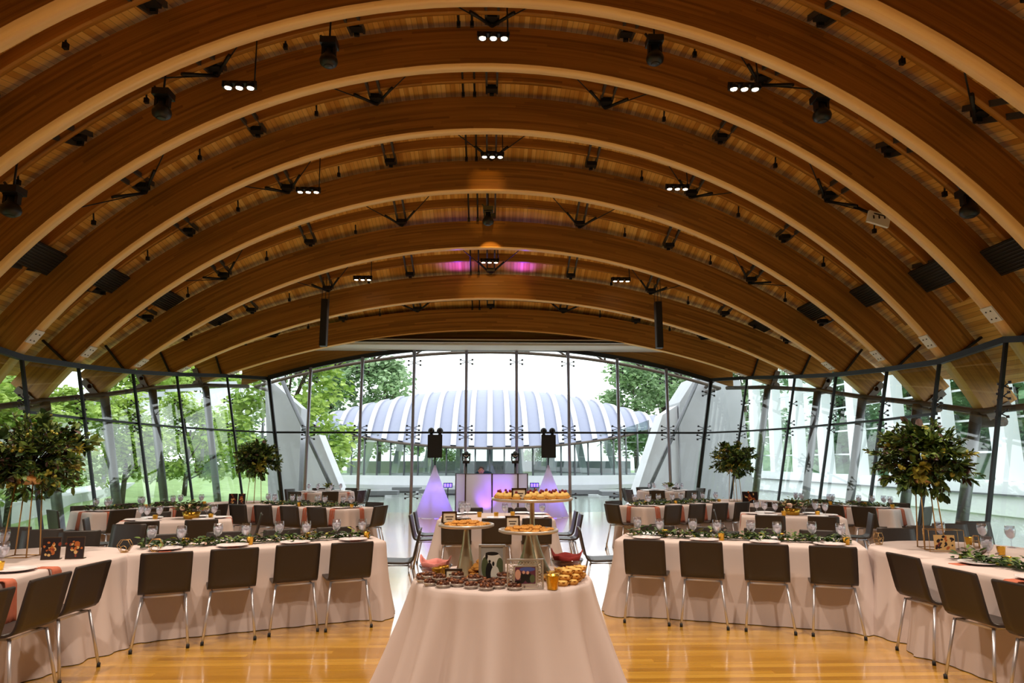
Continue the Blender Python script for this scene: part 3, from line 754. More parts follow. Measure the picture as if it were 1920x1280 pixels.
#PART2
# ------------------------------------------------------------------ lights of the hall
def spot(loc, tgt, power, col, angle=70, blend=.6, r=.06, parent=None, name='lamp_light'):
    d = bpy.data.lights.new(name, 'SPOT'); d.energy = power; d.color = col; d.spot_size = R_(angle); d.spot_blend = blend; d.shadow_soft_size = r
    o = bpy.data.objects.new(name, d); COL.objects.link(o); o.location = loc
    o.rotation_euler = (Vector(tgt) - Vector(loc)).to_track_quat('-Z', 'Y').to_euler(); return o

def make_triple():
    root = tag(empty('triple_spotlight'), 'x', 'light fixture')
    mb = MB(); mb.box((0, 0, 0), (.235, .05, .012)); mb.box((0, 0, .02), (.25, .01, .03))
    for x in (-.235, .235): mb.box((x, 0, -.02), (.008, .05, .045))
    part(mb, 'frame', M['steel'], root)
    for k in range(3):
        x = (k - 1) * .165; mb = MB(); mb.lathe([(.03, .03), (.065, 0), (.07, -.07), (.062, -.07), (.055, -.03)], (x, 0, 0), 14)
        h = part(mb, 'lamp_head', M['black'], root)
        mb = MB(); mb.lathe([(.0005, -.072), (.046, -.071), (.046, -.03), (.0005, -.03)], (x, 0, 0), 14); part(mb, 'bulb', M['lamp_face'], h)
    mb = MB(); mb.tube([(.22, 0, .02), (.2, .02, .9)], .012, 6); mb.box((.2, .02, .92), (.05, .05, .05)); part(mb, 'hanging_rod', M['steel'], root)
    return Proto(root)
TRI = make_triple()
SPL = [(.02, 9.5, 8.01, 'centre of the nearest row'), (-3.76, 9.5, 7.12, 'left of the nearest row'), (3.86, 9.5, 7.24, 'right of the nearest row'),
       (.02, 13.5, 7.94, 'centre of the middle row'), (-3.78, 13.5, 7.11, 'left of the middle row'), (3.92, 13.5, 7.28, 'right of the middle row'),
       (-.03, 17.5, 6.82, 'centre of the farthest row'), (-3.36, 17.5, 6.32, 'left of the farthest row'), (3.47, 17.5, 6.34, 'right of the farthest row')]
for x, y, z, lb in SPL:
    TRI.put((x, y, z), 0, 'black bar of three lit spotlights under the arches, ' + lb, None)
for x, y, z, lb in SPL + [(0, 5.5, 6.75, ''), (-3.7, 5.5, 5.9, ''), (3.7, 5.5, 5.9, ''), (-3.4, 1.5, 5.5, ''), (0, 1.5, 5.9, ''), (3.4, 1.5, 5.5, '')]:
    tgt = (x * 1.15, y - .3 if y > 6 else y + 1.2, 0)
    spot((x, y, z - .12), tgt, SPOT_W * (1.0 if y > 10 else 1.5), WARM, 105, .8, .12)

def make_moving_head():
    root = tag(empty('moving_head_light'), 'x', 'stage light')
    mb = MB(); mb.box((0, 0, -.05), (.12, .12, .05)); mb.bar((-.08, 0, 0), (-.14, 0, .08), .03); part(mb, 'base', M['black'], root)
    mb = MB(); mb.box((-.085, 0, -.17), (.02, .045, .08)); mb.box((.085, 0, -.17), (.02, .045, .08)); mb.box((0, 0, -.11), (.105, .06, .015)); part(mb, 'yoke', M['black'], root)
    mb = MB(); mb.lathe([(.0, -.13), (.06, -.14), (.062, -.2), (.085, -.24), (.125, -.29), (.138, -.34), (.125, -.39), (.08, -.425), (.0, -.435)], n=18); h = part(mb, 'lamp_head', M['cabinet'], root)
    mb = MB(); mb.lathe([(.0, -.44), (.06, -.436), (.07, -.43)], n=14); part(mb, 'lens', M['black'], h)
    mb = MB(); mb.tube([(0, 0, 0), (0, 0, .55)], .015, 6); part(mb, 'hanging_rod', M['steel'], root)
    return Proto(root)
MH = make_moving_head()
for x, y, z, lb in [(-2.46, 9.5, 7.86, 'top left of centre'), (2.5, 9.5, 8.0, 'top right of centre'), (-4.86, 9.5, 6.98, 'second out on the left'), (5.03, 9.5, 7.1, 'second out on the right'),
                    (-6.85, 9.5, 5.45, 'outermost on the left'), (7.15, 9.5, 5.6, 'outermost on the right'), (-.07, 15.3, 7.45, 'at the crown between the far arches')]:
    MH.put((x, y, z), 0, 'black moving head light hanging under the arches, ' + lb, 'moving head lights under the arches')
wp = tag(empty('access_point', (7.02, 11.6, 5.9)), 'small white louvred box fixed high between the arches on the right', 'ceiling device')
mb = MB(); mb.box((0, 0, 0), (.2, .03, .11), 0, Matrix.Rotation(.3, 3, 'Y')); part(mb, 'housing', M['white'], wp)
mb = MB()
for q in range(3): mb.box((-.1 + q * .1, -.035, .03), (.012, .004, .03))
part(mb, 'vent', M['steel'], wp)
mb = MB(); mb.bar((-.1, 0, .1), (-.25, .3, .35), .05); part(mb, 'bracket', M['steel'], wp)
for x, lb in ((-4.33, 'left'), (4.45, 'right')):
    la = tag(empty('line_array_speaker', (x, 17.6, 0)), 'tall black column speaker hanging from the arches on the %s' % lb, 'speaker', 'hanging column speakers')
    mb = MB(); mb.box((0, 0, 5.12), (.085, .1, .62)); c = part(mb, 'cabinet', M['cabinet'], la)
    mb = MB(); mb.box((0, -.105, 5.12), (.07, .006, .6)); part(mb, 'grille', M['black'], c)
    for q in (-.09, 0, .09):
        mb = MB(); mb.tube([(q, 0, 5.74), (q * .9, 0, 6.35)], .008, 5); part(mb, 'hanging_cable', M['steel'], la)

# ------------------------------------------------------------------ chair
def make_chair():
    root = tag(empty('dining_chair'), 'x', 'chair')
    def shell(prof, name, wf):
        mb = MB(); th = .016; nx = 6; K = len(prof)
        for s_ in (0, 1):
            for k, (y, z) in enumerate(prof):
                a = prof[max(k - 1, 0)]; b = prof[min(k + 1, K - 1)]; d = Vector((b[0] - a[0], b[1] - a[1])).normalized(); n = Vector((d[1], -d[0]))
                for i in range(nx + 1):
                    t = -1 + 2 * i / nx; x = t * wf(k); cv = .012 * t * t
                    mb.v.append((x, y - n.x * (cv) + n.x * th * s_ * 1, z - n.y * cv * 0 + n.y * th * s_))
        W = nx + 1; o = K * W
        for k in range(K - 1):
            for i in range(nx):
                a = k * W + i; mb.face((a, a + 1, a + W + 1, a + W), 0, True); mb.face((o + a, o + a + W, o + a + W + 1, o + a + 1), 0, True)
        for k in range(K - 1):
            for i in (0, nx): a = k * W + i; q = (a, a + W, o + a + W, o + a); mb.face(q if i == 0 else q[::-1])
        for i in range(nx):
            for k in (0, K - 1): a = k * W + i; q = (a, o + a, o + a + 1, a + 1); mb.face(q if k == 0 else q[::-1])
        return part(mb, name, M['chair'], root)
    sp = [(.19, .447), (.175, .457), (.1, .455), (0, .45), (-.1, .447), (-.15, .451)]
    bp = [(-.15, .451), (-.18, .462), (-.2, .485), (-.213, .52), (-.235, .62), (-.255, .72), (-.272, .795), (-.275, .81)]
    shell(sp, 'seat', lambda k: [.19, .2, .205, .205, .205, .205][k])
    shell(bp, 'backrest', lambda k: [.205, .205, .205, .205, .206, .206, .206, .2][k])
    mb = MB(); mb.tube([(-.16, .14, .43), (-.16, -.15, .43), (.16, -.15, .43), (.16, .14, .43)], .01, 6, closed=True); part(mb, 'seat_frame', M['chrome'], root)
    for sx in (-1, 1):
        for (ya, yb, xa, xb) in ((.14, .19, .165, .2), (-.16, -.25, .172, .218)):
            mb = MB(); mb.tube([(sx * xa, ya, .435), (sx * xb, yb, .012)], .0115, 8); lg = part(mb, 'leg', M['chrome'], root)
            mb = MB(); mb.lathe([(.014, 0), (.014, .03)], (sx * xb, yb, 0), 8); part(mb, 'foot_cap', M['rubber'], lg)
    return Proto(root)
CH = make_chair()
NCH = [0]
def chair_back(bx, by, deg, label, group):
    """bx, by: where the top of the back stands; deg: heading from +Y"""
    a = R_(deg); f = Vector((-sin(a), cos(a))); p = Vector((bx, by)) + f * .272
    NCH[0] += 1
    return CH.put((p.x, p.y, 0), a, label, group)

# ------------------------------------------------------------------ table things
def make_goblet():
    mb = MB(); mb.lathe([(.0, 0), (.034, .001), (.034, .004), (.008, .01), (.005, .02), (.005, .065), (.014, .078), (.034, .1), (.043, .13), (.043, .155), (.037, .19), (.036, .19), (.041, .155), (.041, .13), (.03, .1), (.01, .08), (.0, .078)], n=14)
    o = mb.build('water_goblet', M['goblet']); tag(o, 'x', 'glass')
    mb = MB(); mb.lathe([(.0, .082), (.012, .083), (.029, .1015), (.039, .13), (.0395, .15), (.0, .15)], n=12); mb.lathe([(0, .148), (.012, .148), (.012, .164), (0, .164)], (.012, .008, 0), 5); mb.lathe([(0, .148), (.01, .148), (.01, .16), (0, .16)], (-.014, -.01, 0), 5)
    part(mb, 'iced_water', M['water_drink'], o); o.scale = (1.1, 1.1, 1.1); return Proto(o)
GOB = make_goblet()
def make_plate():
    mb = MB(); mb.lathe([(.0, 0), (.085, .001), (.1, .004), (.15, .016), (.152, .019), (.148, .02), (.1, .009), (.085, .006), (.0, .006)], n=28)
    o = mb.build('dinner_plate', M['plate']); tag(o, 'x', 'plate'); return Proto(o)
PLT = make_plate()
def make_napkin():   # lies under the plate and hangs over the table edge; local +y points to table centre, origin on the edge
    mb = MB(); prof = [(.12, .004), (.0, .004), (-.018, -.004), (-.026, -.03), (-.034, -.12), (-.048, -.24), (-.05, -.3)]
    nx = 6; K = len(prof)
    for k, (y, z) in enumerate(prof):
        for i in range(nx + 1):
            t = i / nx; mb.v.append((-.055 + .11 * t + (.008 * sin(9 * t) if k > 2 else 0), y - (.006 * sin(t * 14) if k > 2 else 0), z + (.0015 if i % 2 else 0)))
    W = nx + 1
    for k in range(K - 1):
        for i in range(nx): a = k * W + i; mb.face((a, a + 1, a + W + 1, a + W), 0, True)
    o = mb.build('napkin', M['napkin']); s = o.modifiers.new('s', 'SOLIDIFY'); s.thickness = .006; s.offset = 1; tag(o, 'x', 'napkin'); return Proto(o)
NAP = make_napkin()
def make_votive():
    mb = MB(); n = 12; mb.lathe([(.0, 0), (.024, 0), (.028, .004), (.036, .07), (.037, .075), (.034, .075), (.026, .01), (.0, .01)], n=n)
    o = mb.build('votive_holder', M['gold']); tag(o, 'x', 'candle holder')
    mb = MB(); mb.lathe([(0, .012), (.024, .012), (.026, .03), (0, .03)], n=10); part(mb, 'candle', M['card'], o); return Proto(o)
VOT = make_votive()
def make_geo():
    mb = MB(); R = .075
    P1 = [(R * cos(i * pi / 3), -.025, R + R * sin(i * pi / 3) * .92) for i in range(6)]; P2 = [(x, .025, z) for x, y, z in P1]
    for P in (P1, P2):
        mb.tube(P, .0035, 5, closed=True)
    for a, b in zip(P1, P2): mb.tube([a, b], .003, 5)
    mb.tube([(0.035 * cos(i * pi / 4), -.03, .04 + .034 * sin(i * pi / 4)) for i in range(8)], .004, 5, closed=True)
    mb.box((0, 0, .003), (.03, .03, .003))
    o = mb.build('table_number_holder', M['goldrod']); tag(o, 'x', 'table decoration'); return Proto(o)
GEO = make_geo()

TOPZ = .755
def cloth(outline, name_parent, flare=.07, fold=.022, nf=26, seed=0, zt=TOPZ):
    rnd = random.Random(seed); N0 = len(outline); mb = MB()
    per = [0]
    for k in range(N0): per.append(per[-1] + hypot(outline[(k + 1) % N0][0] - outline[k][0], outline[(k + 1) % N0][1] - outline[k][1]))
    tot = per[-1]; nor = []
    for k in range(N0):
        a = outline[k - 1]; b = outline[(k + 1) % N0]; d = Vector((b[0] - a[0], b[1] - a[1])).normalized(); nor.append((d[1], -d[0]))
    turn = []
    for k in range(N0):
        a = nor[k - 1]; b = nor[(k + 1) % N0]; turn.append(max(0, a[0] * b[1] - a[1] * b[0]))
    sm = [sum(turn[(k + j) % N0] for j in range(-6, 7)) for k in range(N0)]; mx = max(sm) + 1e-6
    ph = rnd.uniform(0, 6); ph2 = rnd.uniform(0, 6)
    levels = [(0, 0.0), (.012, -.004), (.02, -.02), (.024, -.06), (.027, -.15), (.034, -.3), (.045, -.5), (.055, -.66), (.062, -(zt - .006))]
    for off, z in levels:
        t = -z / zt
        for k in range(N0):
            s_ = per[k] / tot * 2 * pi; c = sm[k] / mx
            f = fold * (sin(nf * s_ + ph + 1.2 * sin(3 * s_)) * .6 + sin((nf * .53) * s_ + ph2) * .5) * (t ** .9) * (.35 + 1.2 * c)
            o = off + flare * (t ** 1.3) * (.15 + 1.2 * c) + f + (fold * .35 * t)
            o = max(o, .004 if t > 0 else 0)
            mb.v.append((outline[k][0] + nor[k][0] * o, outline[k][1] + nor[k][1] * o, zt + z))
    for l in range(len(levels) - 1):
        for k in range(N0): k2 = (k + 1) % N0; mb.face((l * N0 + k, (l + 1) * N0 + k, (l + 1) * N0 + k2, l * N0 + k2), 0, True)
    mb.face(range(N0))
    return part(mb, 'tablecloth', M['cloth'], name_parent)
def rect_outline(L, W, r=.03, seg=None):
    pts = []; hx, hy = L / 2, W / 2
    for (cx, cy, a0) in ((hx - r, -hy + r, -90), (hx - r, hy - r, 0), (-hx + r, hy - r, 90), (-hx + r, -hy + r, 180)):
        for q in range(5): a = R_(a0 + 90 * q / 4); pts.append((cx + r * cos(a), cy + r * sin(a)))
    out = []
    for k in range(len(pts)):
        a, b = pts[k], pts[(k + 1) % len(pts)]; d = hypot(b[0] - a[0], b[1] - a[1]); n = max(1, int(d / .035))
        for q in range(n): out.append((a[0] + (b[0] - a[0]) * q / n, a[1] + (b[1] - a[1]) * q / n))
    return out
def circ_outline(R, n=130): return [(R * cos(2 * pi * k / n), R * sin(2 * pi * k / n)) for k in range(n)]
def table_frame(root, L, W, rnd=False):
    mb = MB()
    if rnd: mb.lathe([(0, .715), (W / 2 - .02, .715), (W / 2 - .02, .74), (0, .74)], n=32)
    else: mb.box((0, 0, .73), (L / 2 - .02, W / 2 - .02, .012))
    part(mb, 'tabletop', M['card'], root)
    for sx in (-1, 1):
        for sy in (-1, 1):
            mb = MB(); q = W * .3 if rnd else 0
            mb.tube([(sx * ((L / 2 - .25) if not rnd else q), sy * (W / 2 - .12 if not rnd else q), .71), (sx * ((L / 2 - .25) if not rnd else q), sy * (W / 2 - .12 if not rnd else q), .004)], .014, 6); part(mb, 'leg', M['galv'], root)

def xf(cx, cy, deg, x, y):
    a = R_(deg); return (cx + x * cos(a) - y * sin(a), cy + x * sin(a) + y * cos(a))
NTH = {1: 'first', 2: 'second', 3: 'third', 4: 'fourth'}
def setting(cx, cy, deg, x, edge, side, where, tname, chair=True, gob=True, plate=True, nap=True, cback=.43, gsh=1):
    """side: +1 near side (-y edge), -1 far side. where = words for the place"""
    h = deg if side > 0 else deg + 180; s_ = -1 if side > 0 else 1
    if nap: p = xf(cx, cy, deg, x, s_ * edge); NAP.put((p[0], p[1], TOPZ), R_(h), 'rust napkin, %s of %s' % (where, tname), 'rust napkins at the place settings')
    if plate: p = xf(cx, cy, deg, x, s_ * (edge - .185)); PLT.put((p[0], p[1], TOPZ + .005), 0, 'white plate, %s of %s' % (where, tname), 'plates at the place settings')
    if gob: p = xf(cx, cy, deg, x + s_ * -.13 * gsh, s_ * (edge - .33)); GOB.put((p[0], p[1], TOPZ), x, 'water goblet, %s of %s' % (where, tname), 'water goblets on the dining tables')
    if chair:
        p = xf(cx, cy, deg, x, s_ * (edge + cback)); chair_back(p[0], p[1], h, 'brown shell chair, %s of %s' % (where, tname), 'brown shell chairs around the tables')

LW = [M['leaf_a'], M['leaf_b'], M['leaf_c'], M['leaf_d'], M['rose'], M['rose2']]
def garland(root_name, L, seed, label, loc, rz):
    rnd = random.Random(seed); mb = MB()
    mb.tube([(-L / 2 + L * q / 10, .03 * sin(q * 1.7), .016) for q in range(11)], .006, 5, 0)
    for k in range(int(L * 270)):
        x = rnd.uniform(-L / 2, L / 2); y = rnd.gauss(0, .04); z = rnd.uniform(.008, .055 + .06 * (rnd.random() ** 3))
        a = rnd.uniform(0, 2 * pi); d = (cos(a), sin(a) * .8, rnd.uniform(.02, .7) if z < .05 else rnd.uniform(-.1, .6))
        mb.leaf((x, y, z), d, (rnd.uniform(-.4, .4), rnd.uniform(-.4, .4), 1), rnd.uniform(.04, .085), rnd.uniform(.02, .042), rnd.choices((0, 1, 2, 3), (6, 3, .4, 1))[0])
    for k in range(int(L * 5)):
        mb.ball((rnd.uniform(-L / 2, L / 2), rnd.gauss(0, .03), .03), rnd.uniform(.009, .016), 7, rnd.choice((4, 5, 2)))
    o = mb.build('leaf_garland', LW, loc=loc); o.rotation_euler = (0, 0, rz); tag(o, label, 'garland', 'leaf garlands along the tables'); return o

def long_table(tname, cx, cy, deg, L, W, near, far, ends=(0, 0), chairs_near=True, gar=True, seed=1, flare=.07, near_lbl='near side', far_lbl='far side', style='long'):
    root = tag(empty('banquet_table', (cx, cy, 0), R_(deg)), 'the %s under an ivory cloth reaching the floor' % tname, 'table')
    cloth(rect_outline(L, W), root, flare, .034, 30, seed); table_frame(root, L, W)
    tn = 'the ' + tname
    for side, n, wl in ((1, near, near_lbl), (-1, far, far_lbl)):
        for k in range(n):
            x = (-L / 2 + L * (k + .5) / n)
            setting(cx, cy, deg, x, W / 2, side, '%s from left, %s' % (NTH[k + 1], wl), tn, chair=(side < 0 or chairs_near))
    for sg, e in ((-1, ends[0]), (1, ends[1])):
        for k in range(e):
            x = 0 if e == 1 else (-.3 + .6 * k); d2 = deg + (90 if sg > 0 else -90)
            setting(cx, cy, d2, x, L / 2, 1, '%s end%s' % ('right' if sg > 0 else 'left', '' if e == 1 else (' %s seat' % ('nearer', 'farther')[k if sg > 0 else 1 - k])), tn)
    if gar:
        garland('g', L - .15, seed, 'green leaf garland with pale blooms along the ' + tname, (cx, cy, TOPZ), R_(deg))
        for k in range(4):
            x = -L / 2 + L * (k + .5) / 4 + .17; p = xf(cx, cy, deg, x, .09 * (-1) ** k)
            VOT.put((p[0], p[1], TOPZ), 0, 'gold candle holder, %s from left, %s' % (NTH[k + 1], tn), 'gold candle holders on the dining tables')
    return root

# front left and front right long tables (near chairs placed one by one)
long_table('front left long table', -2.343, 7.378, 23.8, 2.38, .76, 4, 4, chairs_near=False, seed=11)
long_table('front right long table', 2.627, 7.49, -20.3, 2.42, .76, 4, 4, chairs_near=False, seed=12)
for k, (x, y) in enumerate([(-2.79, 6.24), (-2.3, 6.49), (-1.81, 6.78), (-1.33, 6.93)]):
    chair_back(x, y, 23.8, 'brown shell chair, %s from left, near side of the front left long table' % NTH[k + 1], 'brown shell chairs around the tables')
for k, (x, y) in enumerate([(1.55, 7.05), (2.07, 6.87), (2.63, 6.66), (3.18, 6.46)]):
    chair_back(x, y, -20.3, 'brown shell chair, %s from left, near side of the front right long table' % NTH[k + 1], 'brown shell chairs around the tables')
chair_back(-.8, 8.2, 93, 'brown shell chair seen side on at the right end of the front left long table', 'brown shell chairs around the tables')
chair_back(1.06, 8.3, -93, 'brown shell chair seen side on at the left end of the front right long table', 'brown shell chairs around the tables')
# tables running toward the camera at both edges
def side_table(tname, cx, cy, deg, chairs, inner, seed):
    long_table(tname, cx, cy, deg, 2.4, .76, 4 if inner > 0 else 0, 0 if inner > 0 else 4, chairs_near=False, seed=seed)
long_table('long table at the left edge', -3.83, 4.52, 91.5, 2.4, .76, 0, 0, seed=13)
long_table('long table at the right edge', 4.2, 4.88, -82.2, 2.4, .76, 0, 0, seed=14)
G_CH = 'brown shell chairs around the tables'
for k, (x, y, d) in enumerate([(-3.06, 5.6, 85), (-3.03, 5.03, 86), (-3.02, 4.42, 86)]):
    chair_back(x, y, d, 'brown shell chair at the left edge table, %s from the round table' % NTH[k + 1], G_CH)
    p = (x - .42 - .18, y); PLT.put((p[0], p[1], TOPZ + .005), 0, 'white plate on the left edge table, %s from the round table' % NTH[k + 1], 'plates at the place settings')
    NAP.put((x - .4, y + .17, TOPZ), R_(91.5), 'rust napkin hanging from the left edge table, %s from the round table' % NTH[k + 1], 'rust napkins at the place settings')
    GOB.put((x - .78, y + .12, TOPZ), 0, 'water goblet on the left edge table, %s from the round table' % NTH[k + 1], 'water goblets on the dining tables')
for k, (x, y, d) in enumerate([(3.48, 5.86, -85), (3.4, 5.1, -83), (3.42, 4.5, -82)]):
    chair_back(x, y, d, 'brown shell chair at the right edge table, %s from the round table' % NTH[k + 1], G_CH)
    ex = 3.8 - (6 - y) * .135; PLT.put((ex + .24, y - .15, TOPZ + .005), 0, 'white plate on the right edge table, %s from the round table' % NTH[k + 1], 'plates at the place settings')
    NAP.put((ex + .03, y - .15, TOPZ), R_(-82.2), 'rust napkin hanging from the right edge table, %s from the round table' % NTH[k + 1], 'rust napkins at the place settings')
    GOB.put((ex + .42, y - .02, TOPZ), 0, 'water goblet on the right edge table, %s from the round table' % NTH[k + 1], 'water goblets on the dining tables')
for k, (x, y) in enumerate([(4.62, 5.75), (4.5, 5.25), (4.72, 5.5)]):
    GOB.put((x, y, TOPZ), 0, 'water goblet, outer side of the right edge table, %s one' % NTH[k + 1], 'water goblets on the dining tables')

# round corner tables with tall flowers
def make_ball(seed, tall=True):
    rnd = random.Random(seed); root = tag(empty('tall_flower_arrangement'), 'x', 'flower arrangement')
    zc = .87
    mb = MB()
    for (x, y) in ((-.12, -.1), (.12, -.1), (.12, .1), (-.12, .1)): mb.tube([(x * .9, y * .9, 0), (x * .62, y * .62, zc - .25)], .006, 6)
    mb.tube([(-.108, -.09, .004), (.108, -.09, .004), (.108, .09, .004), (-.108, .09, .004)], .005, 5, closed=True)
    mb.tube([(-.075, -.06, zc - .25), (.075, -.06, zc - .25), (.075, .06, zc - .25), (-.075, .06, zc - .25)], .005, 5, closed=True)
    mb.lathe([(0, zc - .25), (.09, zc - .25), (.12, zc - .12), (.1, zc - .12), (.08, zc - .23), (0, zc - .23)], n=12)
    part(mb, 'gold_stand', M['goldrod'], root)
    lm = MB(); st = MB()
    tips = []
    for k in range(170):
        v = Vector((rnd.gauss(0, 1), rnd.gauss(0, 1), rnd.gauss(.15, .8))).normalized()
        R = rnd.uniform(.3, .47); tip = Vector((v.x * R * 1.08, v.y * R * 1.08, zc + .02 + v.z * R * .78 + (-.06 if v.z < 0 else 0)))
        tips.append((tip, v)); st.tube([(0, 0, zc - .12), tuple(tip.lerp(Vector((0, 0, zc)), .35)), tuple(tip)], [.005, .004, .002], 4)
    for k in range(4200):
        tip, v = tips[k % len(tips)]; t = rnd.random() ** .6; p = Vector((0, 0, zc)).lerp(tip, .25 + .75 * t)
        d = v * .8 + Vector((rnd.gauss(0, .6), rnd.gauss(0, .6), rnd.gauss(-.1, .5)))
        big = (k % len(tips)) % 4 == 0; sz = rnd.uniform(.07, .11) if big else rnd.uniform(.04, .07)
        ci = rnd.choices((0, 1, 3), (6, 6, 1))[0] if (k % len(tips)) % 21 else 2
        lm.leaf(p, d, (rnd.gauss(0, .6), rnd.gauss(0, .6), 1), sz, sz * (.62 if big else .42), ci)
    part(st, 'stems', M['leaf_d'], root); part(lm, 'foliage', LW[:4], root)
    bl = MB()
    for k in range(16):
        v = Vector((rnd.gauss(0, 1), rnd.gauss(-.4, 1), rnd.gauss(.1, .6))).normalized(); p = Vector((v.x * .36, v.y * .36, zc + v.z * .27))
        for q in range(6): bl.ball(p + Vector((rnd.gauss(0, .018), rnd.gauss(0, .018), rnd.gauss(0, .015))), .015, 6, 0)
    part(bl, 'yellow_blooms', M['leaf_c'], root)
    return Proto(root)
FLB = [make_ball(21), make_ball(22)]
def round_table(tname, cx, cy, R, seed, flare=.05):
    root = tag(empty('round_table', (cx, cy, 0)), 'the %s under an ivory cloth reaching the floor' % tname, 'table')
    cloth(circ_outline(R), root, flare * 1.2, .032, 22, seed); table_frame(root, R * 2, R * 2, True); return root
RT = [('front left round table', -4.04, 6.4, .75, -4.15, 6.42, 0, 1.02), ('front right round table', 4.48, 6.62, .75, 4.28, 6.72, 1, 1.0),
      ('back left round table', -4.95, 14.15, .75, -4.69, 14.1, 1, 1.0), ('back right round table', 5.3, 14.45, .75, 5.08, 14.3, 0, .98)]
for k, (nm, cx, cy, R, fx, fy, bi, sc) in enumerate(RT):
    round_table(nm, cx, cy, R, 40 + k)
    FLB[bi].put((fx, fy, TOPZ), k * 1.3, 'tall ball of leafy branches on gold rods, ' + nm, 'tall flower arrangements', sc)
# photo cards
def rect(mb, x, z, w, h, y, mi):
    q = len(mb.v); mb.v += [(x, y, z), (x + w, y, z), (x + w, y, z + h), (x, y, z + h)]; mb.face((q, q + 1, q + 2, q + 3), mi)
def disc(mb, x, z, rx, rz, y, mi, rot=0.0, n=14):
    q = len(mb.v)
    for k in range(n):
        a = 2 * pi * k / n; u, v = rx * cos(a), rz * sin(a); mb.v.append((x + u * cos(rot) - v * sin(rot), y, z + u * sin(rot) + v * cos(rot)))
    mb.face(range(q, q + n), mi)
def photo_card(x, y, z, rz, w, h, label, cols, tilt=0):
    root = tag(empty('photo_card', (x, y, z), rz), label, 'picture')
    mb = MB(); mb.box((0, 0, h / 2 + .004), (w / 2, .004, h / 2)); mb.box((0, .03, .004), (w / 2, .035, .003)); part(mb, 'stand', M['bronze'], root)
    rnd = random.Random(int(x * 100)); mb = MB(); rect(mb, -w * .46, h * .05, w * .92, h * .92, -.0046, 0)
    for k in range(26):
        disc(mb, rnd.gauss(0, w * .14), h * .5 + rnd.gauss(0, h * .17), rnd.uniform(.05, .12) * w, rnd.uniform(.04, .08) * h, -.0048 - k * 2e-5, rnd.choice((1, 2, 1, 3, 0)), rnd.uniform(0, 3))
    part(mb, 'photo', cols, root); return root
PD = [mat('photo_dark', (26, 14, 18), .3), mat('photo_amber', (170, 92, 36), .3), mat('photo_rust', (128, 52, 30), .3), mat('photo_cream', (206, 170, 110), .3)]
photo_card(-3.77, 6.22, TOPZ, R_(14), .145, .185, 'dark floral photo card, left one of the pair on the front left round table', PD)
photo_card(-3.59, 6.26, TOPZ, R_(10), .145, .185, 'dark floral photo card, right one of the pair on the front left round table', PD)
photo_card(-4.95, 13.68, TOPZ, R_(14), .16, .2, 'dark photo card, left one of the pair on the back left round table', PD)
photo_card(-4.77, 13.64, TOPZ, R_(8), .13, .2, 'dark photo card, right one of the pair on the back left round table', PD)
photo_card(5.18, 13.75, TOPZ, R_(-14), .3, .22, 'wide dark gold framed photo on the back right round table', PD)
ter = tag(empty('wire_photo_box', (4.27, 6.5, TOPZ), R_(-12)), 'thin gold wire box frame holding a dark floral card on the front right round table', 'picture')
mb = MB(); bx = [(-.15, -.05), (.15, -.05), (.15, .08), (-.15, .08)]
for z in (.004, .2): mb.tube([(a, b, z) for a, b in bx], .003, 4, closed=True)
for a, b in bx: mb.tube([(a, b, .004), (a, b, .2)], .003, 4)
part(mb, 'wire_frame', M['goldrod'], ter)
rnd = random.Random(4); mb = MB(); mb.box((0, .004, .08), (.09, .002, .07), 3)
for k in range(20): disc(mb, rnd.uniform(-.075, .075), rnd.uniform(.025, .135), rnd.uniform(.008, .022), rnd.uniform(.006, .014), .0015 - k * 2e-5, rnd.choice((0, 2, 0, 1)), rnd.uniform(0, 3))
part(mb, 'photo', PD, ter)
for k, (x, y, lb) in enumerate([(-3.38, 6.68, 'right edge of the front left round table'), (-3.12, 6.72, 'left end of the front left long table'), (3.95, 7.05, 'back left edge of the front right round table'), (4.75, 6.75, 'right of the wire photo box')]):
    GEO.put((x, y, TOPZ), .3 * k, 'gold wire hexagon holder on the ' + lb, 'gold hexagon holders', .85)
VOT.put((4.62, 6.25, TOPZ), 0, 'gold candle holder at the front of the front right round table', 'gold candle holders on the dining tables')
VOT.put((4.85, 7.0, TOPZ), 0, 'gold candle holder at the back of the front right round table', 'gold candle holders on the dining tables')
for k, (x, y) in enumerate([(-4.35, 6.0), (-4.5, 6.7), (-4.62, 6.45)]):
    GOB.put((x, y, TOPZ), 0, 'water goblet on the front left round table, %s from the front' % NTH[k + 1], 'water goblets on the dining tables')
for k, (x, y, lb) in enumerate([(4.7, 7.2, 'left'), (5.0, 7.0, 'middle'), (5.1, 6.75, 'right')]):
    GOB.put((x, y, TOPZ), 0, 'water goblet at the back of the front right round table, %s of three' % lb, 'water goblets on the dining tables')
# chairs beyond the front round tables
for k, (x, y, d) in enumerate([(-5.7, 8.6, 165), (-5.16, 8.32, 168), (-4.62, 8.12, 172), (-4.5, 8.95, 150)]):
    chair_back(x, y, d + 30, 'brown shell chair behind the front left round table, %s from the left' % NTH[k + 1], G_CH)
for k, (x, y, d) in enumerate([(4.78, 8.15, 190), (5.3, 8.42, 190), (5.8, 8.7, 190), (6.32, 9.0, 190)]):
    chair_back(x, y, d - 20, 'brown shell chair behind the front right round table, %s from the left' % NTH[k + 1], G_CH)

# middle tables
long_table('middle left table', -4.5, 10.29, 20, 1.42, .95, 2, 2, (1, 1), gar=False, seed=15)
long_table('middle right table', 4.68, 10.78, -18.5, 1.42, .95, 2, 2, (1, 1), gar=False, seed=16)
long_table('centre table behind the desserts', .1, 10.72, 0, 1.66, 1.3, 3, 2, (2, 2), gar=False, seed=17)
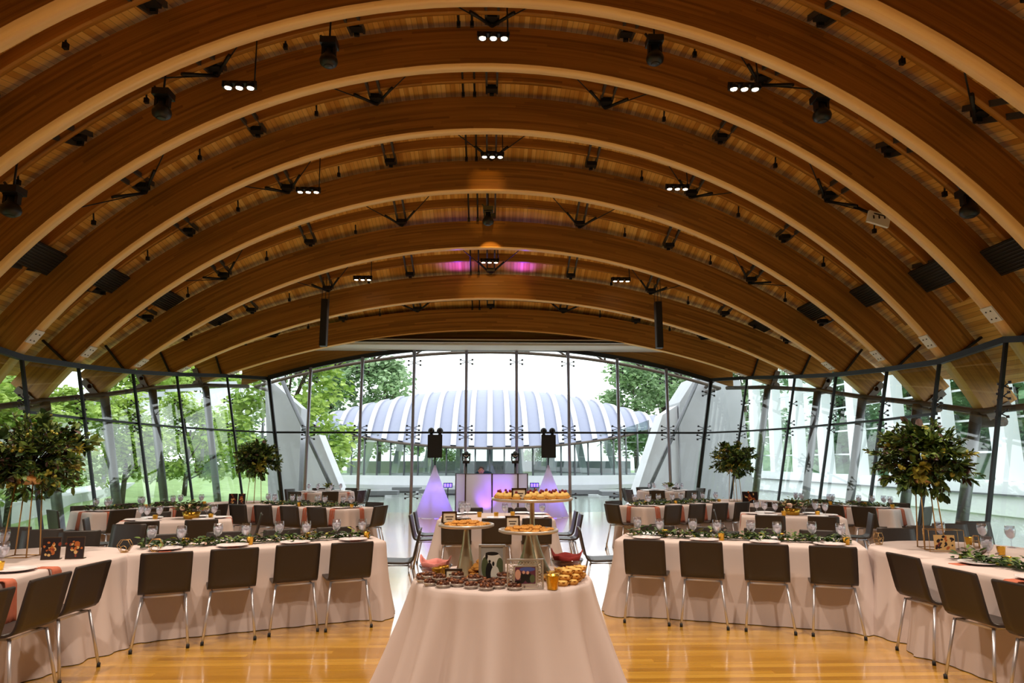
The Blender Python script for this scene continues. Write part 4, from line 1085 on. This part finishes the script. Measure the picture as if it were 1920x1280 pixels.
# back long tables
long_table('back left long table', -3.35, 13.05, -27, 2.4, .76, 4, 4, (0, 1), seed=18)
long_table('back right long table', 3.62, 13.42, 30, 2.4, .76, 4, 4, (1, 0), seed=19)
long_table('far left long table', -6.05, 12.65, 53, 2.2, .76, 4, 3, (1, 0), seed=20, near_lbl='inner side', far_lbl='window side')
long_table('far right long table', 6.55, 12.95, -53, 2.2, .76, 4, 3, (0, 1), seed=21, near_lbl='inner side', far_lbl='window side')
def rose_bowl(x, y, label, seed):
    rnd = random.Random(seed); root = tag(empty('rose_centrepiece', (x, y, TOPZ)), label, 'flower arrangement')
    mb = MB(); mb.lathe([(0, 0), (.09, 0), (.1, .01), (.13, .1), (.125, .1), (.09, .015), (0, .012)], n=18); part(mb, 'gold_bowl', M['gold'], root)
    lm = MB()
    for k in range(320):
        a = rnd.uniform(0, 2 * pi); r = rnd.uniform(0, .24); z = .1 + .12 * sqrt(max(0, 1 - (r / .27) ** 2)) * rnd.uniform(.3, 1)
        lm.leaf((r * cos(a), r * sin(a) * .8, z), (cos(a), sin(a), rnd.uniform(-.3, .8)), (0, 0, 1), rnd.uniform(.04, .09), .035, rnd.choice((0, 0, 1, 3)))
    part(lm, 'greenery', LW[:4], root)
    for k in range(9):
        a = k * 2.4; r = .05 + .018 * k; mb = MB()
        for q in range(3): mb.ball((r * cos(a) + rnd.gauss(0, .006), r * sin(a) * .8, .2 - r * .25 + q * .008), .042 - q * .009, 9, 0, (1, 1, .75))
        part(mb, 'rose', M['rose'] if k % 2 else M['rose2'], root)
rose_bowl(-4.35, 10.4, 'low gold bowl of cream roses and greenery on the middle left table', 31)
rose_bowl(4.72, 10.8, 'low gold bowl of blush roses and greenery on the middle right table', 32)
for k, (x, y, lb) in enumerate([(-4.75, 10.15, 'front of the middle left table'), (-4.05, 10.35, 'right of the middle left table'), (4.5, 10.6, 'left of the middle right table bowl'), (5.0, 10.55, 'right of the middle right table bowl'),
                                (-.15, 10.55, 'left on the centre table'), (.1, 10.5, 'middle of the centre table'), (.35, 10.6, 'right on the centre table')]):
    VOT.put((x, y, TOPZ), 0, 'gold candle holder, ' + lb, 'gold candle holders on the dining tables')
# small tables by the end glass
for (nm, cx, cy) in (('small left round table by the end glass', -4.45, 19.0), ('small right round table by the end glass', 4.9, 19.3)):
    round_table(nm, cx, cy, .76, int(cy * 7))
    for k in range(8):
        a = 2 * pi * k / 8 + .35; d = math.degrees(a) + 90
        bx, by = cx + cos(a) * 1.19, cy + sin(a) * 1.19
        chair_back(bx, by, d, 'brown shell chair, %s around the %s' % (ORD[k], nm), G_CH)
        GOB.put((cx + cos(a + .25) * .45, cy + sin(a + .25) * .45, TOPZ), 0, 'water goblet, %s around the %s' % (ORD[k], nm), 'water goblets on the dining tables')
        PLT.put((cx + cos(a) * .56, cy + sin(a) * .56, TOPZ + .005), 0, 'white plate, %s around the %s' % (ORD[k], nm), 'plates at the place settings')
        if k % 2: NAP.put((cx + cos(a) * .76, cy + sin(a) * .76, TOPZ), a + pi / 2, 'rust napkin, %s around the %s' % (ORD[k], nm), 'rust napkins at the place settings')
    rnd = random.Random(int(cy * 3)); root = tag(empty('small_flower_pot', (cx + .1, cy, TOPZ)), 'small white pot of greenery on the ' + nm, 'flower arrangement')
    mb = MB(); mb.lathe([(0, 0), (.06, 0), (.09, .1), (.08, .1), (.05, .01), (0, .01)], n=14); part(mb, 'pot', M['white'], root)
    lm = MB()
    for k in range(150):
        a = rnd.uniform(0, 6.28); lm.leaf((rnd.gauss(0, .05), rnd.gauss(0, .05), rnd.uniform(.1, .18)), (cos(a), sin(a), rnd.uniform(0, 1)), (0, 0, 1), rnd.uniform(.05, .12), .04, rnd.choice((0, 1, 2)))
    part(lm, 'greenery', LW[:4], root)

# ------------------------------------------------------------------ dessert table
TX, TY, TRD = .1, 5.24, .63
root = tag(empty('dessert_table', (TX, TY, 0)), 'round dessert table in the foreground under an ivory cloth with deep folds', 'table')
cloth(circ_outline(TRD, 200), root, .115, .06, 17, 5); table_frame(root, TRD * 2, TRD * 2, True)
def cake_stand(x, y, h, rp, rb, label):
    root = tag(empty('dessert_stand', (x, y, TOPZ)), label, 'cake stand')
    mb = MB(); mb.lathe([(0, 0), (rb, 0), (rb, .012), (rb * .93, .03), (rb * .72, .09), (rb * .5, .17), (rb * .32, .25), (.02, h - .05 if h < .45 else .36), (.017, h - .03), (.03, h - .01), (0, h - .01)], n=28); part(mb, 'base', M['brass'], root)
    mb = MB(); mb.lathe([(0, h - .012), (rp * .9, h - .012), (rp, h - .004), (rp, h + .012), (rp - .012, h + .012), (rp - .02, h + .002), (0, h + .002)], n=36); part(mb, 'plate', M['tin'], root)
S1 = (-.17, 5.2, .37, .205, .085); S2 = (.28, 5.05, .345, .215, .1); S3 = (.33, 5.42, .545, .315, .14)
cake_stand(*S1, 'flared champagne metal cake stand on the left of the dessert table')
cake_stand(*S2, 'flared champagne metal cake stand at the right front of the dessert table')
cake_stand(*S3, 'tallest flared cake stand with widest plate at the back of the dessert table')
rnd = random.Random(77)
ck = MB(); ck.lathe([(0, 0), (.026, 0), (.03, .006), (.024, .014), (0, .016)], n=10)
for q in range(5): ck.ball((.014 * cos(q * 1.3), .014 * sin(q * 1.3), .014), .005, 5, 0)
ck = ck.build('cookie', M['cookie']); tag(ck, 'x', 'cookie'); CK = Proto(ck)
def cookies_on(S, n, lb):
    x, y, h, rp, rb = S
    for k in range(n):
        lay = 0 if k < n * .68 else 1; a = k * 2.39996; r = (rp - .05) * sqrt(((k if lay == 0 else k - n * .68) + .5) / (n * .68 if lay == 0 else n * .5)) * (1 if lay == 0 else .8)
        CK.put((x + r * cos(a), y + r * sin(a), TOPZ + h + .003 + lay * .015), a, 'golden cookie piled on the %s' % lb, 'golden cookies on the %s' % lb)
cookies_on(S1, 34, 'left cake stand'); cookies_on(S2, 34, 'right front cake stand')
tb_ = MB(); tb_.lathe([(0, 0), (.026, 0), (.038, .022), (.034, .022), (0, .018)], n=12); tp = tb_.build('berry_tart', M['cookie']); tag(tp, 'x', 'tart')
mb = MB(); mb.lathe([(.033, .02), (.026, .036), (.012, .05), (0, .053)], n=10); part(mb, 'cream_swirl', M['tart'], tp)
mb = MB(); mb.ball((0, 0, .058), .011, 8, 0, (1, 1, 1.1)); part(mb, 'raspberry', M['berry'], tp); BT = Proto(tp)
for ring, (n, r) in enumerate(((18, .262), (12, .175), (6, .09))):
    for k in range(n):
        a = 2 * pi * k / n + ring * .3; BT.put((S3[0] + r * cos(a), S3[1] + r * sin(a), TOPZ + S3[2] + .003), a, 'cream tart with a raspberry, %s round the %s ring of the tallest stand' % (ORD[k], ('outer', 'middle', 'inner')[ring]), 'raspberry tarts, %s ring' % ('outer', 'middle', 'inner')[ring])
# pecan tins on the front left, fruit tarts on the right
pt = MB(); pt.lathe([(0, 0), (.032, 0), (.04, .014), (.042, .015), (.04, .017), (0, .013)], n=16); pt = pt.build('pecan_tartlet', M['tin']); tag(pt, 'x', 'tart')
mb = MB(); mb.lathe([(.038, .0145), (.035, .022), (.015, .029), (0, .03)], n=12)
for q in range(11): mb.ball(((.027 if q < 8 else .01) * cos(q * .8), (.027 if q < 8 else .01) * sin(q * .8), .027 + .005 * (q > 7)), .0105, 6, 1 if q % 3 == 0 else 0, (1.3, .8, .7))
part(mb, 'pecan_topping', [M['pecan'], M['pecan_light']], pt); PT = Proto(pt)
from_px = [(-.46, 5.02), (-.40, 4.9), (-.31, 4.82), (-.215, 4.86), (-.12, 4.78), (-.02, 4.72), (.06, 4.78), (.17, 4.72), (-.36, 4.99), (-.27, 4.93), (-.15, 4.95), (-.04, 4.86), (-.06, 4.98), (.03, 4.9), (-.48, 5.14), (.12, 4.86), (-.42, 5.0), (-.22, 5.0), (-.1, 4.88), (.1, 4.95), (-.34, 4.9)]
for k, (x, y) in enumerate(from_px): PT.put((x, y, TOPZ + (.03 if k > 15 else 0)), k, 'pecan tartlet in a foil tin, %s from left on the dessert table' % ORD[sorted(p[0] for p in from_px).index(x)], 'pecan tartlets on the dessert table', 1.25)
ft = MB(); ft.lathe([(0, 0), (.03, 0), (.042, .02), (.038, .021), (0, .016)], n=14); ft = ft.build('custard_tart', M['cookie']); tag(ft, 'x', 'tart')
mb = MB(); mb.lathe([(.037, .019), (.025, .028), (0, .031)], n=10); part(mb, 'custard', M['tart'], ft)
mb = MB()
for q in range(8): mb.leaf((.03 * cos(q * .8), .03 * sin(q * .8), .018), (cos(q * .8), sin(q * .8), .5), (0, 0, 1), .022, .02)
part(mb, 'pastry_edge', M['cookie'], ft); FT = Proto(ft)
kk = 0
for lay in range(3):
    for j in range(4 - lay):
        for i in range(5 - lay):
            x = .5 + i * .072 - j * .03 - .01 * lay + lay * .03; y = 4.86 + j * .082 + i * .045 + lay * .04
            if hypot(x - TX, y - TY) > TRD - .04 or hypot(x - .58, y - 5.28) < .13: continue
            kk += 1; FT.put((x, y, TOPZ + .03 * lay), i + j, 'golden custard tart in the heap on the right, %s layer' % ('bottom', 'middle', 'top')[lay], 'heaped custard tarts, %s layer' % ('bottom', 'middle', 'top')[lay], 1.2)
for k in range(34):   # cookie heap behind the frames
    lay = k // 10; a = k * 2.4; r = .065 - lay * .015; x = -.06 + r * cos(a); y = 5.12 + r * sin(a)
    CK.put((x, y, TOPZ + lay * .03 + (k % 3) * .012), a, 'golden cookie in the heap behind the big picture frame', 'heaped cookies behind the frame', 1.35)
def napkin_bowl(x, y, r, m, label, z0=TOPZ):
    root = tag(empty('serving_bowl', (x, y, z0)), label, 'bowl')
    mb = MB(); mb.lathe([(0, 0), (r * .45, 0), (r * .8, .03), (r, .075), (r * .97, .075), (r * .76, .034), (r * .42, .008), (0, .008)], n=24); part(mb, 'glass_bowl', M['bowl_glass'], root)
    mb = MB(); n = 24; prof = [(0.0, .02), (.4, .016), (.72, .038), (.9, .07), (1.0, .1)]
    for f, z in prof:
        for k in range(n):
            a = 2 * pi * k / n; pk = .045 * max(0, cos(2 * a + .3)) ** 3 if f > .85 else 0
            mb.v.append((r * .95 * f * cos(a), r * .95 * f * sin(a), z + pk + .006 * sin(5 * a)))
    for k in range(len(prof) - 1):
        for j in range(n): j2 = (j + 1) % n; mb.face((k * n + j, k * n + j2, (k + 1) * n + j2, (k + 1) * n + j), 0, True)
    o = part(mb, 'lining_napkin', m, root); sd = o.modifiers.new('s', 'SOLIDIFY'); sd.thickness = .005
    mb = MB()
    for q in range(12): mb.ball((.05 * cos(q * 2.4) * (q % 3) / 1.5, .05 * sin(q * 2.4) * (q % 3) / 1.5, .05), .022, 6)
    part(mb, 'rolls', m, root)
napkin_bowl(-.4, 5.32, .125, M['pink_cloth'], 'glass bowl lined with a pink napkin on the left of the dessert table')
napkin_bowl(.58, 5.28, .125, M['red_cloth'], 'glass bowl lined with a dark red napkin on the right of the dessert table', TOPZ + .045)
mb = MB(); mb.lathe([(0, 0), (.07, 0), (.075, .045), (0, .045)], n=20); tag(mb.build('bowl_riser', M['cookie'], loc=(.58, 5.28, TOPZ)), 'low round riser under the dark red bowl', 'riser')
VOT.put((.42, 4.72, TOPZ), 0, 'ribbed gold candle holder at the right front of the dessert table', None, 1.25)
VOT.put((-.37, 5.1, TOPZ), 0, 'gold candle holder at the left of the dessert table, closer one', None, 1.15)
VOT.put((-.33, 5.19, TOPZ), 0, 'gold candle holder at the left of the dessert table, farther one', None, 1.15)
def sign(x, y, z, rz, w, h, label):
    root = tag(empty('dessert_sign', (x, y, z), rz), label, 'sign')
    mb = MB(); b = .012
    for (c, hh) in (((-w / 2, 0, h / 2), (b / 2, .006, h / 2)), ((w / 2, 0, h / 2), (b / 2, .006, h / 2)), ((0, 0, b / 2), (w / 2 + b / 2, .006, b / 2)), ((0, 0, h), (w / 2 + b / 2, .006, b / 2))): mb.box(c, hh)
    mb.bar((0, .01, h * .7), (0, .06, .002), .012); part(mb, 'frame', M['bronze'], root)
    mb = MB(); mb.box((0, .001, h / 2), (w / 2, .002, h / 2 - .004)); c = part(mb, 'card', M['card'], root)
    mb = MB()
    for k in range(2): mb.box((0, -.0018, h * (.6 - .2 * k)), (w * (.3 - .08 * k), .0006, .004))
    part(mb, 'lettering', M['ink'], c)
sign(.22, 5.2, TOPZ + .548, 0, .1, .085, 'small framed sign on the tallest dessert stand')
sign(-.3, 5.28, TOPZ + .374, .1, .1, .085, 'small framed sign at the back of the left dessert stand')
sign(.17, 5.16, TOPZ + .35, 0, .095, .085, 'small framed sign at the back of the right front stand')
sign(-.25, 5.02, TOPZ, -.05, .11, .085, 'small framed sign among the pecan tartlets')
pf = tag(empty('picture_frame', (.02, 4.99, TOPZ), -.05), 'tall silver frame with a black and white photo on the dessert table', 'picture frame')
mb = MB(); w_, h_ = .17, .25
for (c, hh) in (((-w_ / 2, 0, h_ / 2), (.008, .01, h_ / 2)), ((w_ / 2, 0, h_ / 2), (.008, .01, h_ / 2)), ((0, 0, .008), (w_ / 2, .01, .008)), ((0, 0, h_), (w_ / 2 + .008, .01, .008))): mb.box(c, hh)
part(mb, 'frame', M['silver'], pf)
PG = [mat('print_grey', (150, 150, 148), .4), mat('print_black', (22, 22, 24), .4), mat('print_pale', (206, 204, 196), .4), mat('print_green', (78, 88, 60), .4), mat('print_blue', (70, 84, 150), .4), mat('print_plum', (92, 46, 66), .4), mat('print_skin', (196, 150, 130), .4)]
def pic(parent, x0, z0, w, h, base, shapes, y=-.004):
    mb = MB(); rect(mb, x0, z0, w, h, y, 'gkpGBPs'.index(base))
    for k, (u, v, a, b, ch) in enumerate(shapes): disc(mb, x0 + u * w, z0 + v * h, a * w, b * h, y - .0002 - k * 3e-5, 'gkpGBPs'.index(ch), 0, 18)
    part(mb, 'photo', PG, parent)
mb = MB(); mb.box((0, .004, h_ / 2), (w_ / 2, .004, h_ / 2 - .005)); part(mb, 'backing', M['bronze'], pf)
pic(pf, -.077, .014, .154, .228, 'g', [(.5, .62, .44, .22, 'p'), (.18, .4, .16, .3, 'G'), (.86, .42, .16, .26, 'G'), (.38, .24, .17, .3, 'k'), (.64, .18, .2, .26, 'p'), (.5, .8, .3, .055, 'k'), (.25, .72, .06, .1, 'k'), (.39, .57, .055, .045, 'k'), (.56, .5, .055, .07, 'k'), (.5, .04, .5, .07, 'k')])
mb = MB(); mb.bar((0, .012, .2), (0, .09, .0), .015); part(mb, 'easel', M['bronze'], pf)
pf = tag(empty('picture_frame', (.24, 4.73, TOPZ), .03), 'white filigree picture frame with a small blue photo at the front of the dessert table', 'picture frame')
mb = MB(); W2, H2 = .235, .19; w3, h3 = .15, .12; zb = .03
for (c, hh) in (((-W2 / 2, 0, H2 / 2), (.005, .006, H2 / 2)), ((W2 / 2, 0, H2 / 2), (.005, .006, H2 / 2)), ((0, 0, H2), (W2 / 2 + .005, .006, .005)), ((0, 0, .006), (W2 / 2, .006, .004)),
                ((-w3 / 2, 0, zb + h3 / 2), (.005, .006, h3 / 2)), ((w3 / 2, 0, zb + h3 / 2), (.005, .006, h3 / 2)), ((0, 0, zb), (w3 / 2 + .005, .006, .005)), ((0, 0, zb + h3), (w3 / 2 + .005, .006, .005))): mb.box(c, hh)
part(mb, 'frame', M['silver'], pf)
mb = MB()
for k in range(9):
    z = .012 + k * .02
    for s_ in (-1, 1): mb.tube([(s_ * (.096) + .012 * cos(q * pi / 4), 0, z + .009 * sin(q * pi / 4)) for q in range(8)], .002, 4, closed=True)
for k in range(9): mb.tube([(-.08 + k * .02 + .009 * cos(q * pi / 4), 0, .17 + .009 * sin(q * pi / 4)) for q in range(8)], .002, 4, closed=True)
part(mb, 'filigree', M['silver'], pf)
pic(pf, -.068, .036, .136, .108, 'P', [(.6, .86, .38, .13, 'B'), (.14, .55, .14, .3, 's'), (.4, .4, .14, .3, 'k'), (.66, .35, .17, .3, 'k'), (.42, .68, .07, .1, 's'), (.62, .66, .07, .1, 's'), (.85, .3, .13, .25, 'G'), (.2, .12, .25, .1, 'k')])
mb = MB(); mb.bar((0, .01, .15), (0, .07, .0), .012); part(mb, 'easel', M['silver'], pf)

# ------------------------------------------------------------------ music corner by the end glass
fc = tag(empty('booth_screen', (.05, 19.9, 0)), 'folding white fabric screen hiding the music booth before the end glass', 'screen')
XS = [-1.03, -.74, .02, .76, 1.05]; YS = [.35, 0, 0, 0, .35]
for k in range(4):
    a = Vector((XS[k], YS[k], 0)); b = Vector((XS[k + 1], YS[k + 1], 0)); mb = MB()
    i = len(mb.v); q = (b - a).normalized() * .02; a2, b2 = a + q, b - q
    mb.v = [(a2.x, a2.y, .03), (b2.x, b2.y, .03), (b2.x, b2.y, 1.2), (a2.x, a2.y, 1.2)]; mb.face((0, 1, 2, 3)); part(mb, 'fabric_panel', M['screenpanel'], fc)
for k in range(5):
    mb = MB(); mb.box((XS[k], YS[k], .61), (.018, .018, .61)); part(mb, 'upright', M['bronze'] if 0 < k < 4 else M['galv'], fc)
for k in range(4):
    mb = MB(); mb.bar((XS[k], YS[k], 1.21), (XS[k + 1], YS[k + 1], 1.21), .025, .02); mb.bar((XS[k], YS[k], .02), (XS[k + 1], YS[k + 1], .02), .025, .02); part(mb, 'rail', M['galv'], fc)
bt = tag(empty('booth_table', (.05, 20.45, 0)), 'small black table with mixing deck behind the white fabric screen', 'table')
mb = MB(); mb.box((0, 0, .9), (.6, .28, .02)); part(mb, 'tabletop', M['black'], bt)
for x in (-.55, .55):
    for y in (-.22, .22): mb = MB(); mb.box((x, y, .44), (.02, .02, .44)); part(mb, 'leg', M['black'], bt)
mb = MB(); mb.box((0, 0, .96), (.35, .2, .04)); part(mb, 'mixing_deck', M['cabinet'], bt)
def light_obj(typ, loc, e, col, r=.1):
    d = bpy.data.lights.new('coloured_light', typ); d.energy = e; d.color = col; d.shadow_soft_size = r
    o = bpy.data.objects.new('coloured_light', d); COL.objects.link(o); o.location = loc; return o
for x, lb in ((-1.58, 'left'), (1.7, 'right')):
    y = 20.1
    st = tag(empty('speaker_stand', (x, y, 0)), 'speaker tripod under a glowing white stretch scrim, %s of the booth' % lb, 'speaker stand', 'scrimmed speaker stands')
    mb = MB(); mb.tube([(0, 0, .05), (0, 0, 1.66)], .02, 8); part(mb, 'pole', M['black'], st)
    for k in range(3):
        a = k * 2 * pi / 3 + .5; mb = MB(); mb.tube([(0, 0, .75), (.5 * cos(a), .5 * sin(a), .012)], .012, 6); part(mb, 'leg', M['black'], st)
    mb = MB(); n = 3; top = 1.45; NS = 12; rings = []
    for k in range(NS + 1):
        t = k / NS; ring = []
        for j in range(24):
            a = 2 * pi * j / 24; r = (.025 + .6 * t ** 1.15) * (1 - .22 * t * (1 - abs(cos(1.5 * (a - .5))) ** 1.2)); ring.append((r * cos(a), r * sin(a), top - (top - .01) * t))
        mb.v += ring
    for k in range(NS):
        for j in range(24): j2 = (j + 1) % 24; mb.face((k * 24 + j, (k + 1) * 24 + j, (k + 1) * 24 + j2, k * 24 + j2), 0, True)
    part(mb, 'scrim', M['scrim'], st)
    mb = MB(); mb.lathe([(0, 0), (.09, 0), (.1, .08), (0, .08)], (.12, -.1, 0), 12); part(mb, 'uplight', M['led_blue'], st)
    light_obj('POINT', (x + .05, y - .12, .35), 4.5 if x < 0 else 3, (.22, .14, 1.0), .05); light_obj('POINT', (x + .03, y - .05, .75), 3 if x < 0 else 2, (.3, .18, 1.0), .05)
    sp_ = tag(empty('loudspeaker', (x, y, 1.64)), 'black loudspeaker on the %s scrimmed stand' % lb, 'speaker', 'loudspeakers beside the booth')
    mb = MB(); mb.slab([(-.21, -.17), (.21, -.17), (.15, .18), (-.15, .18)], 0.02, .68); c = part(mb, 'cabinet', M['cabinet'], sp_)
    mb = MB(); mb.box((0, -.175, .35), (.19, .006, .31)); part(mb, 'grille', M['black'], c)
    for k, dx in enumerate((-.125, .125)):
        bl = tag(empty('effect_light', (x + dx, y, 2.32)), 'small round black effect light on top of the %s loudspeaker, %s one' % (lb, ('left', 'right')[k]), 'stage light', 'effect lights on the loudspeakers')
        mb = MB(); mb.box((0, 0, .012), (.05, .05, .012)); part(mb, 'base', M['black'], bl)
        mb = MB(); mb.ball((0, 0, .115), .095, 14, 0); part(mb, 'lamp_head', M['cabinet'], bl)
        mb = MB(); mb.lathe([(.04, 0), (.05, .01), (.06, 0)], n=10); 
        for v in range(len(mb.v)): a_, b_, c_ = mb.v[v]; mb.v[v] = (a_, -.09 - c_, .115 + b_)
        part(mb, 'lens_ring', M['fitting'], bl)
for x, lb in ((-.68, 'left'), (.74, 'right')):
    mo = tag(empty('booth_moving_light', (x, 20.1, 0)), 'black moving head light on a pole behind the screen, %s side' % lb, 'stage light', 'moving lights at the booth')
    mb = MB(); mb.tube([(0, 0, .03), (0, 0, 1.5)], .035, 10); mb.lathe([(0, 0), (.25, 0), (.25, .03), (0, .03)], n=16); part(mb, 'pole', M['black'], mo)
    mb = MB(); mb.box((0, 0, 1.54), (.1, .08, .04)); mb.box((-.1, 0, 1.68), (.02, .04, .11)); mb.box((.1, 0, 1.68), (.02, .04, .11)); part(mb, 'yoke', M['black'], mo)
    mb = MB(); mb.ball((0, 0, 1.75), .1, 12, 0, (.85, 1, 1.1)); part(mb, 'lamp_head', M['cabinet'], mo)
    mb = MB(); mb.bar((-.06, -.1, 1.73), (0, -.105, 1.7), .02); mb.bar((.06, -.1, 1.73), (0, -.105, 1.7), .02); mb.bar((-.05, -.08, 1.6), (.05, -.08, 1.6), .02); part(mb, 'trim', M['chrome'], mo)
for x, lb in ((-1.22, 'left'), (1.32, 'right')):
    pl_ = tag(empty('led_uplight', (x, 20.5, 0)), 'lit blue lamp on a short stand just %s of the white screen' % lb, 'stage light', 'blue lamps beside the booth')
    mb = MB(); mb.tube([(0, 0, .02), (0, 0, .8)], .015, 6); mb.lathe([(0, 0), (.16, 0), (.16, .02), (0, .02)], n=14); part(mb, 'stand', M['black'], pl_)
    mb = MB(); mb.box((0, 0, .87), (.13, .05, .07)); b_ = part(mb, 'housing', M['cabinet'], pl_)
    for q in range(3): mb = MB(); mb.box((-.08 + q * .08, -.055, .87), (.03, .006, .05)); part(mb, 'led', M['led_blue'], b_)
# violet wash on the screen and roof, amber pools from the moving heads
light_obj('POINT', (.2, 20.3, .3), 5, (.3, .08, 1.0), .1)
spot((.45, 20.35, .35), (.3, 19.9, .85), 110, (.28, .08, 1.0), 70, .7, .05)
spot((-.1, 20.3, .25), (-.1, 19.9, .5), 60, (.3, .1, 1.0), 80, .7, .05)
for vx in (-.9, 0, .9): spot((vx, 18.17, soffit_z(vx, 18.17, .5)), (vx, 18.1, 7.0), 16, (.2, .03, 1.0), 165, .5, .03)  # violet spots added without fixtures to give the crown its purple glow
spot((0, 9.5, 7.4), (-.1, 14.37, 7.62), 330, (1, .5, .08), 12, 1.0, .02)
spot((-.07, 15.35, 6.9), (.1, 18.37, 6.1), 70, (1, .5, .08), 40, .5, .02)

# person at the booth, bent forward
def person():
    root = tag(empty('person', (-.22, 20.82, 0)), 'person in a dark teal shirt bending forward behind the white booth screen', 'person')
    def skin(name, V, E, Rr, m, sub=2):
        me = bpy.data.meshes.new(name); me.from_pydata(V, E, []); o = bpy.data.objects.new(name, me); COL.objects.link(o); o.parent = root
        s_ = o.modifiers.new('skin', 'SKIN')
        for k, r in enumerate(Rr): me.skin_vertices[0].data[k].radius = (r if isinstance(r, tuple) else (r, r)) if me.skin_vertices else (r, r)
        sb = o.modifiers.new('sub', 'SUBSURF'); sb.levels = 1; sb.render_levels = sub; me.materials.append(m); KIDS.setdefault(root.name, []).append(o); return o
    V = [(0, .1, .93), (0, .02, 1.08), (.02, -.12, 1.2), (.04, -.22, 1.25), (.02, -.3, 1.26), (-.02, -.36, 1.27),
         (.22, -.2, 1.2), (.28, -.3, .98), (.2, -.42, .98), (-.16, -.2, 1.2), (-.24, -.3, .98), (-.15, -.42, .98),
         (.1, .1, .88), (.12, .06, .48), (.12, .12, .08), (.12, .0, .04), (-.1, .1, .88), (-.12, .06, .48), (-.12, .12, .08), (-.12, .0, .04)]
    E = [(0, 1), (1, 2), (2, 3), (3, 4), (4, 5), (3, 6), (6, 7), (7, 8), (3, 9), (9, 10), (10, 11), (0, 12), (12, 13), (13, 14), (14, 15), (0, 16), (16, 17), (17, 18), (18, 19)]
    Rr = [.15, .14, .15, .13, .055, .05, .075, .05, .035, .075, .05, .035, .09, .06, .045, .04, .09, .06, .045, .04]
    me = bpy.data.meshes.new('body'); me.from_pydata(V, E, []); o = bpy.data.objects.new('body', me); COL.objects.link(o); o.parent = root
    o.modifiers.new('skin', 'SKIN')
    bpy.context.view_layer.objects.active = o
    if not me.skin_vertices:
        import bmesh
        bm = bmesh.new(); bm.from_mesh(me); bm.verts.layers.skin.verify(); bm.to_mesh(me); bm.free()
    for k, r in enumerate(Rr): me.skin_vertices[0].data[k].radius = (r, r)
    me.skin_vertices[0].data[0].use_root = True
    sb = o.modifiers.new('sub', 'SUBSURF'); sb.levels = 2; sb.render_levels = 2
    me.materials.append(M['teal'])
    mb = MB(); mb.ball((-.03, -.44, 1.29), .1, 16, 0, (.8, .98, 1.1)); mb.ball((-.03, -.54, 1.28), .018, 8, 0); mb.ball((-.115, -.44, 1.28), .02, 8, 0, (.5, 1, 1.4)); mb.ball((.055, -.44, 1.28), .02, 8, 0, (.5, 1, 1.4))
    mb.box((-.03, -.53, 1.235), (.025, .006, .004), 1)
    for s_ in (-1, 1): mb.ball((-.03 + s_ * .035, -.525, 1.305), .01, 6, 1)
    part(mb, 'head', [M['skin'], M['hair']], root)
    mb = MB(); mb.ball((-.03, -.42, 1.325), .103, 16, 0, (.86, .98, .95)); part(mb, 'hair', M['hair'], root)
    for s_, hx, hy in ((1, .2, -.42), (-1, -.15, -.42)):
        mb = MB(); mb.box((hx, hy - .05, .985), (.035, .045, .012))
        for q in range(4): mb.tube([(hx - .027 + q * .018, hy - .09, .988), (hx - .027 + q * .018, hy - .13 - .01 * (q in (1, 2)), .99), (hx - .027 + q * .018, hy - .155 - .012 * (q in (1, 2)), .984)], .008, 6)
        mb.tube([(hx - s_ * .035, hy - .04, .985), (hx - s_ * .06, hy - .08, .985), (hx - s_ * .062, hy - .105, .983)], .009, 6)
        part(mb, 'hand', M['skin'], root)
person()
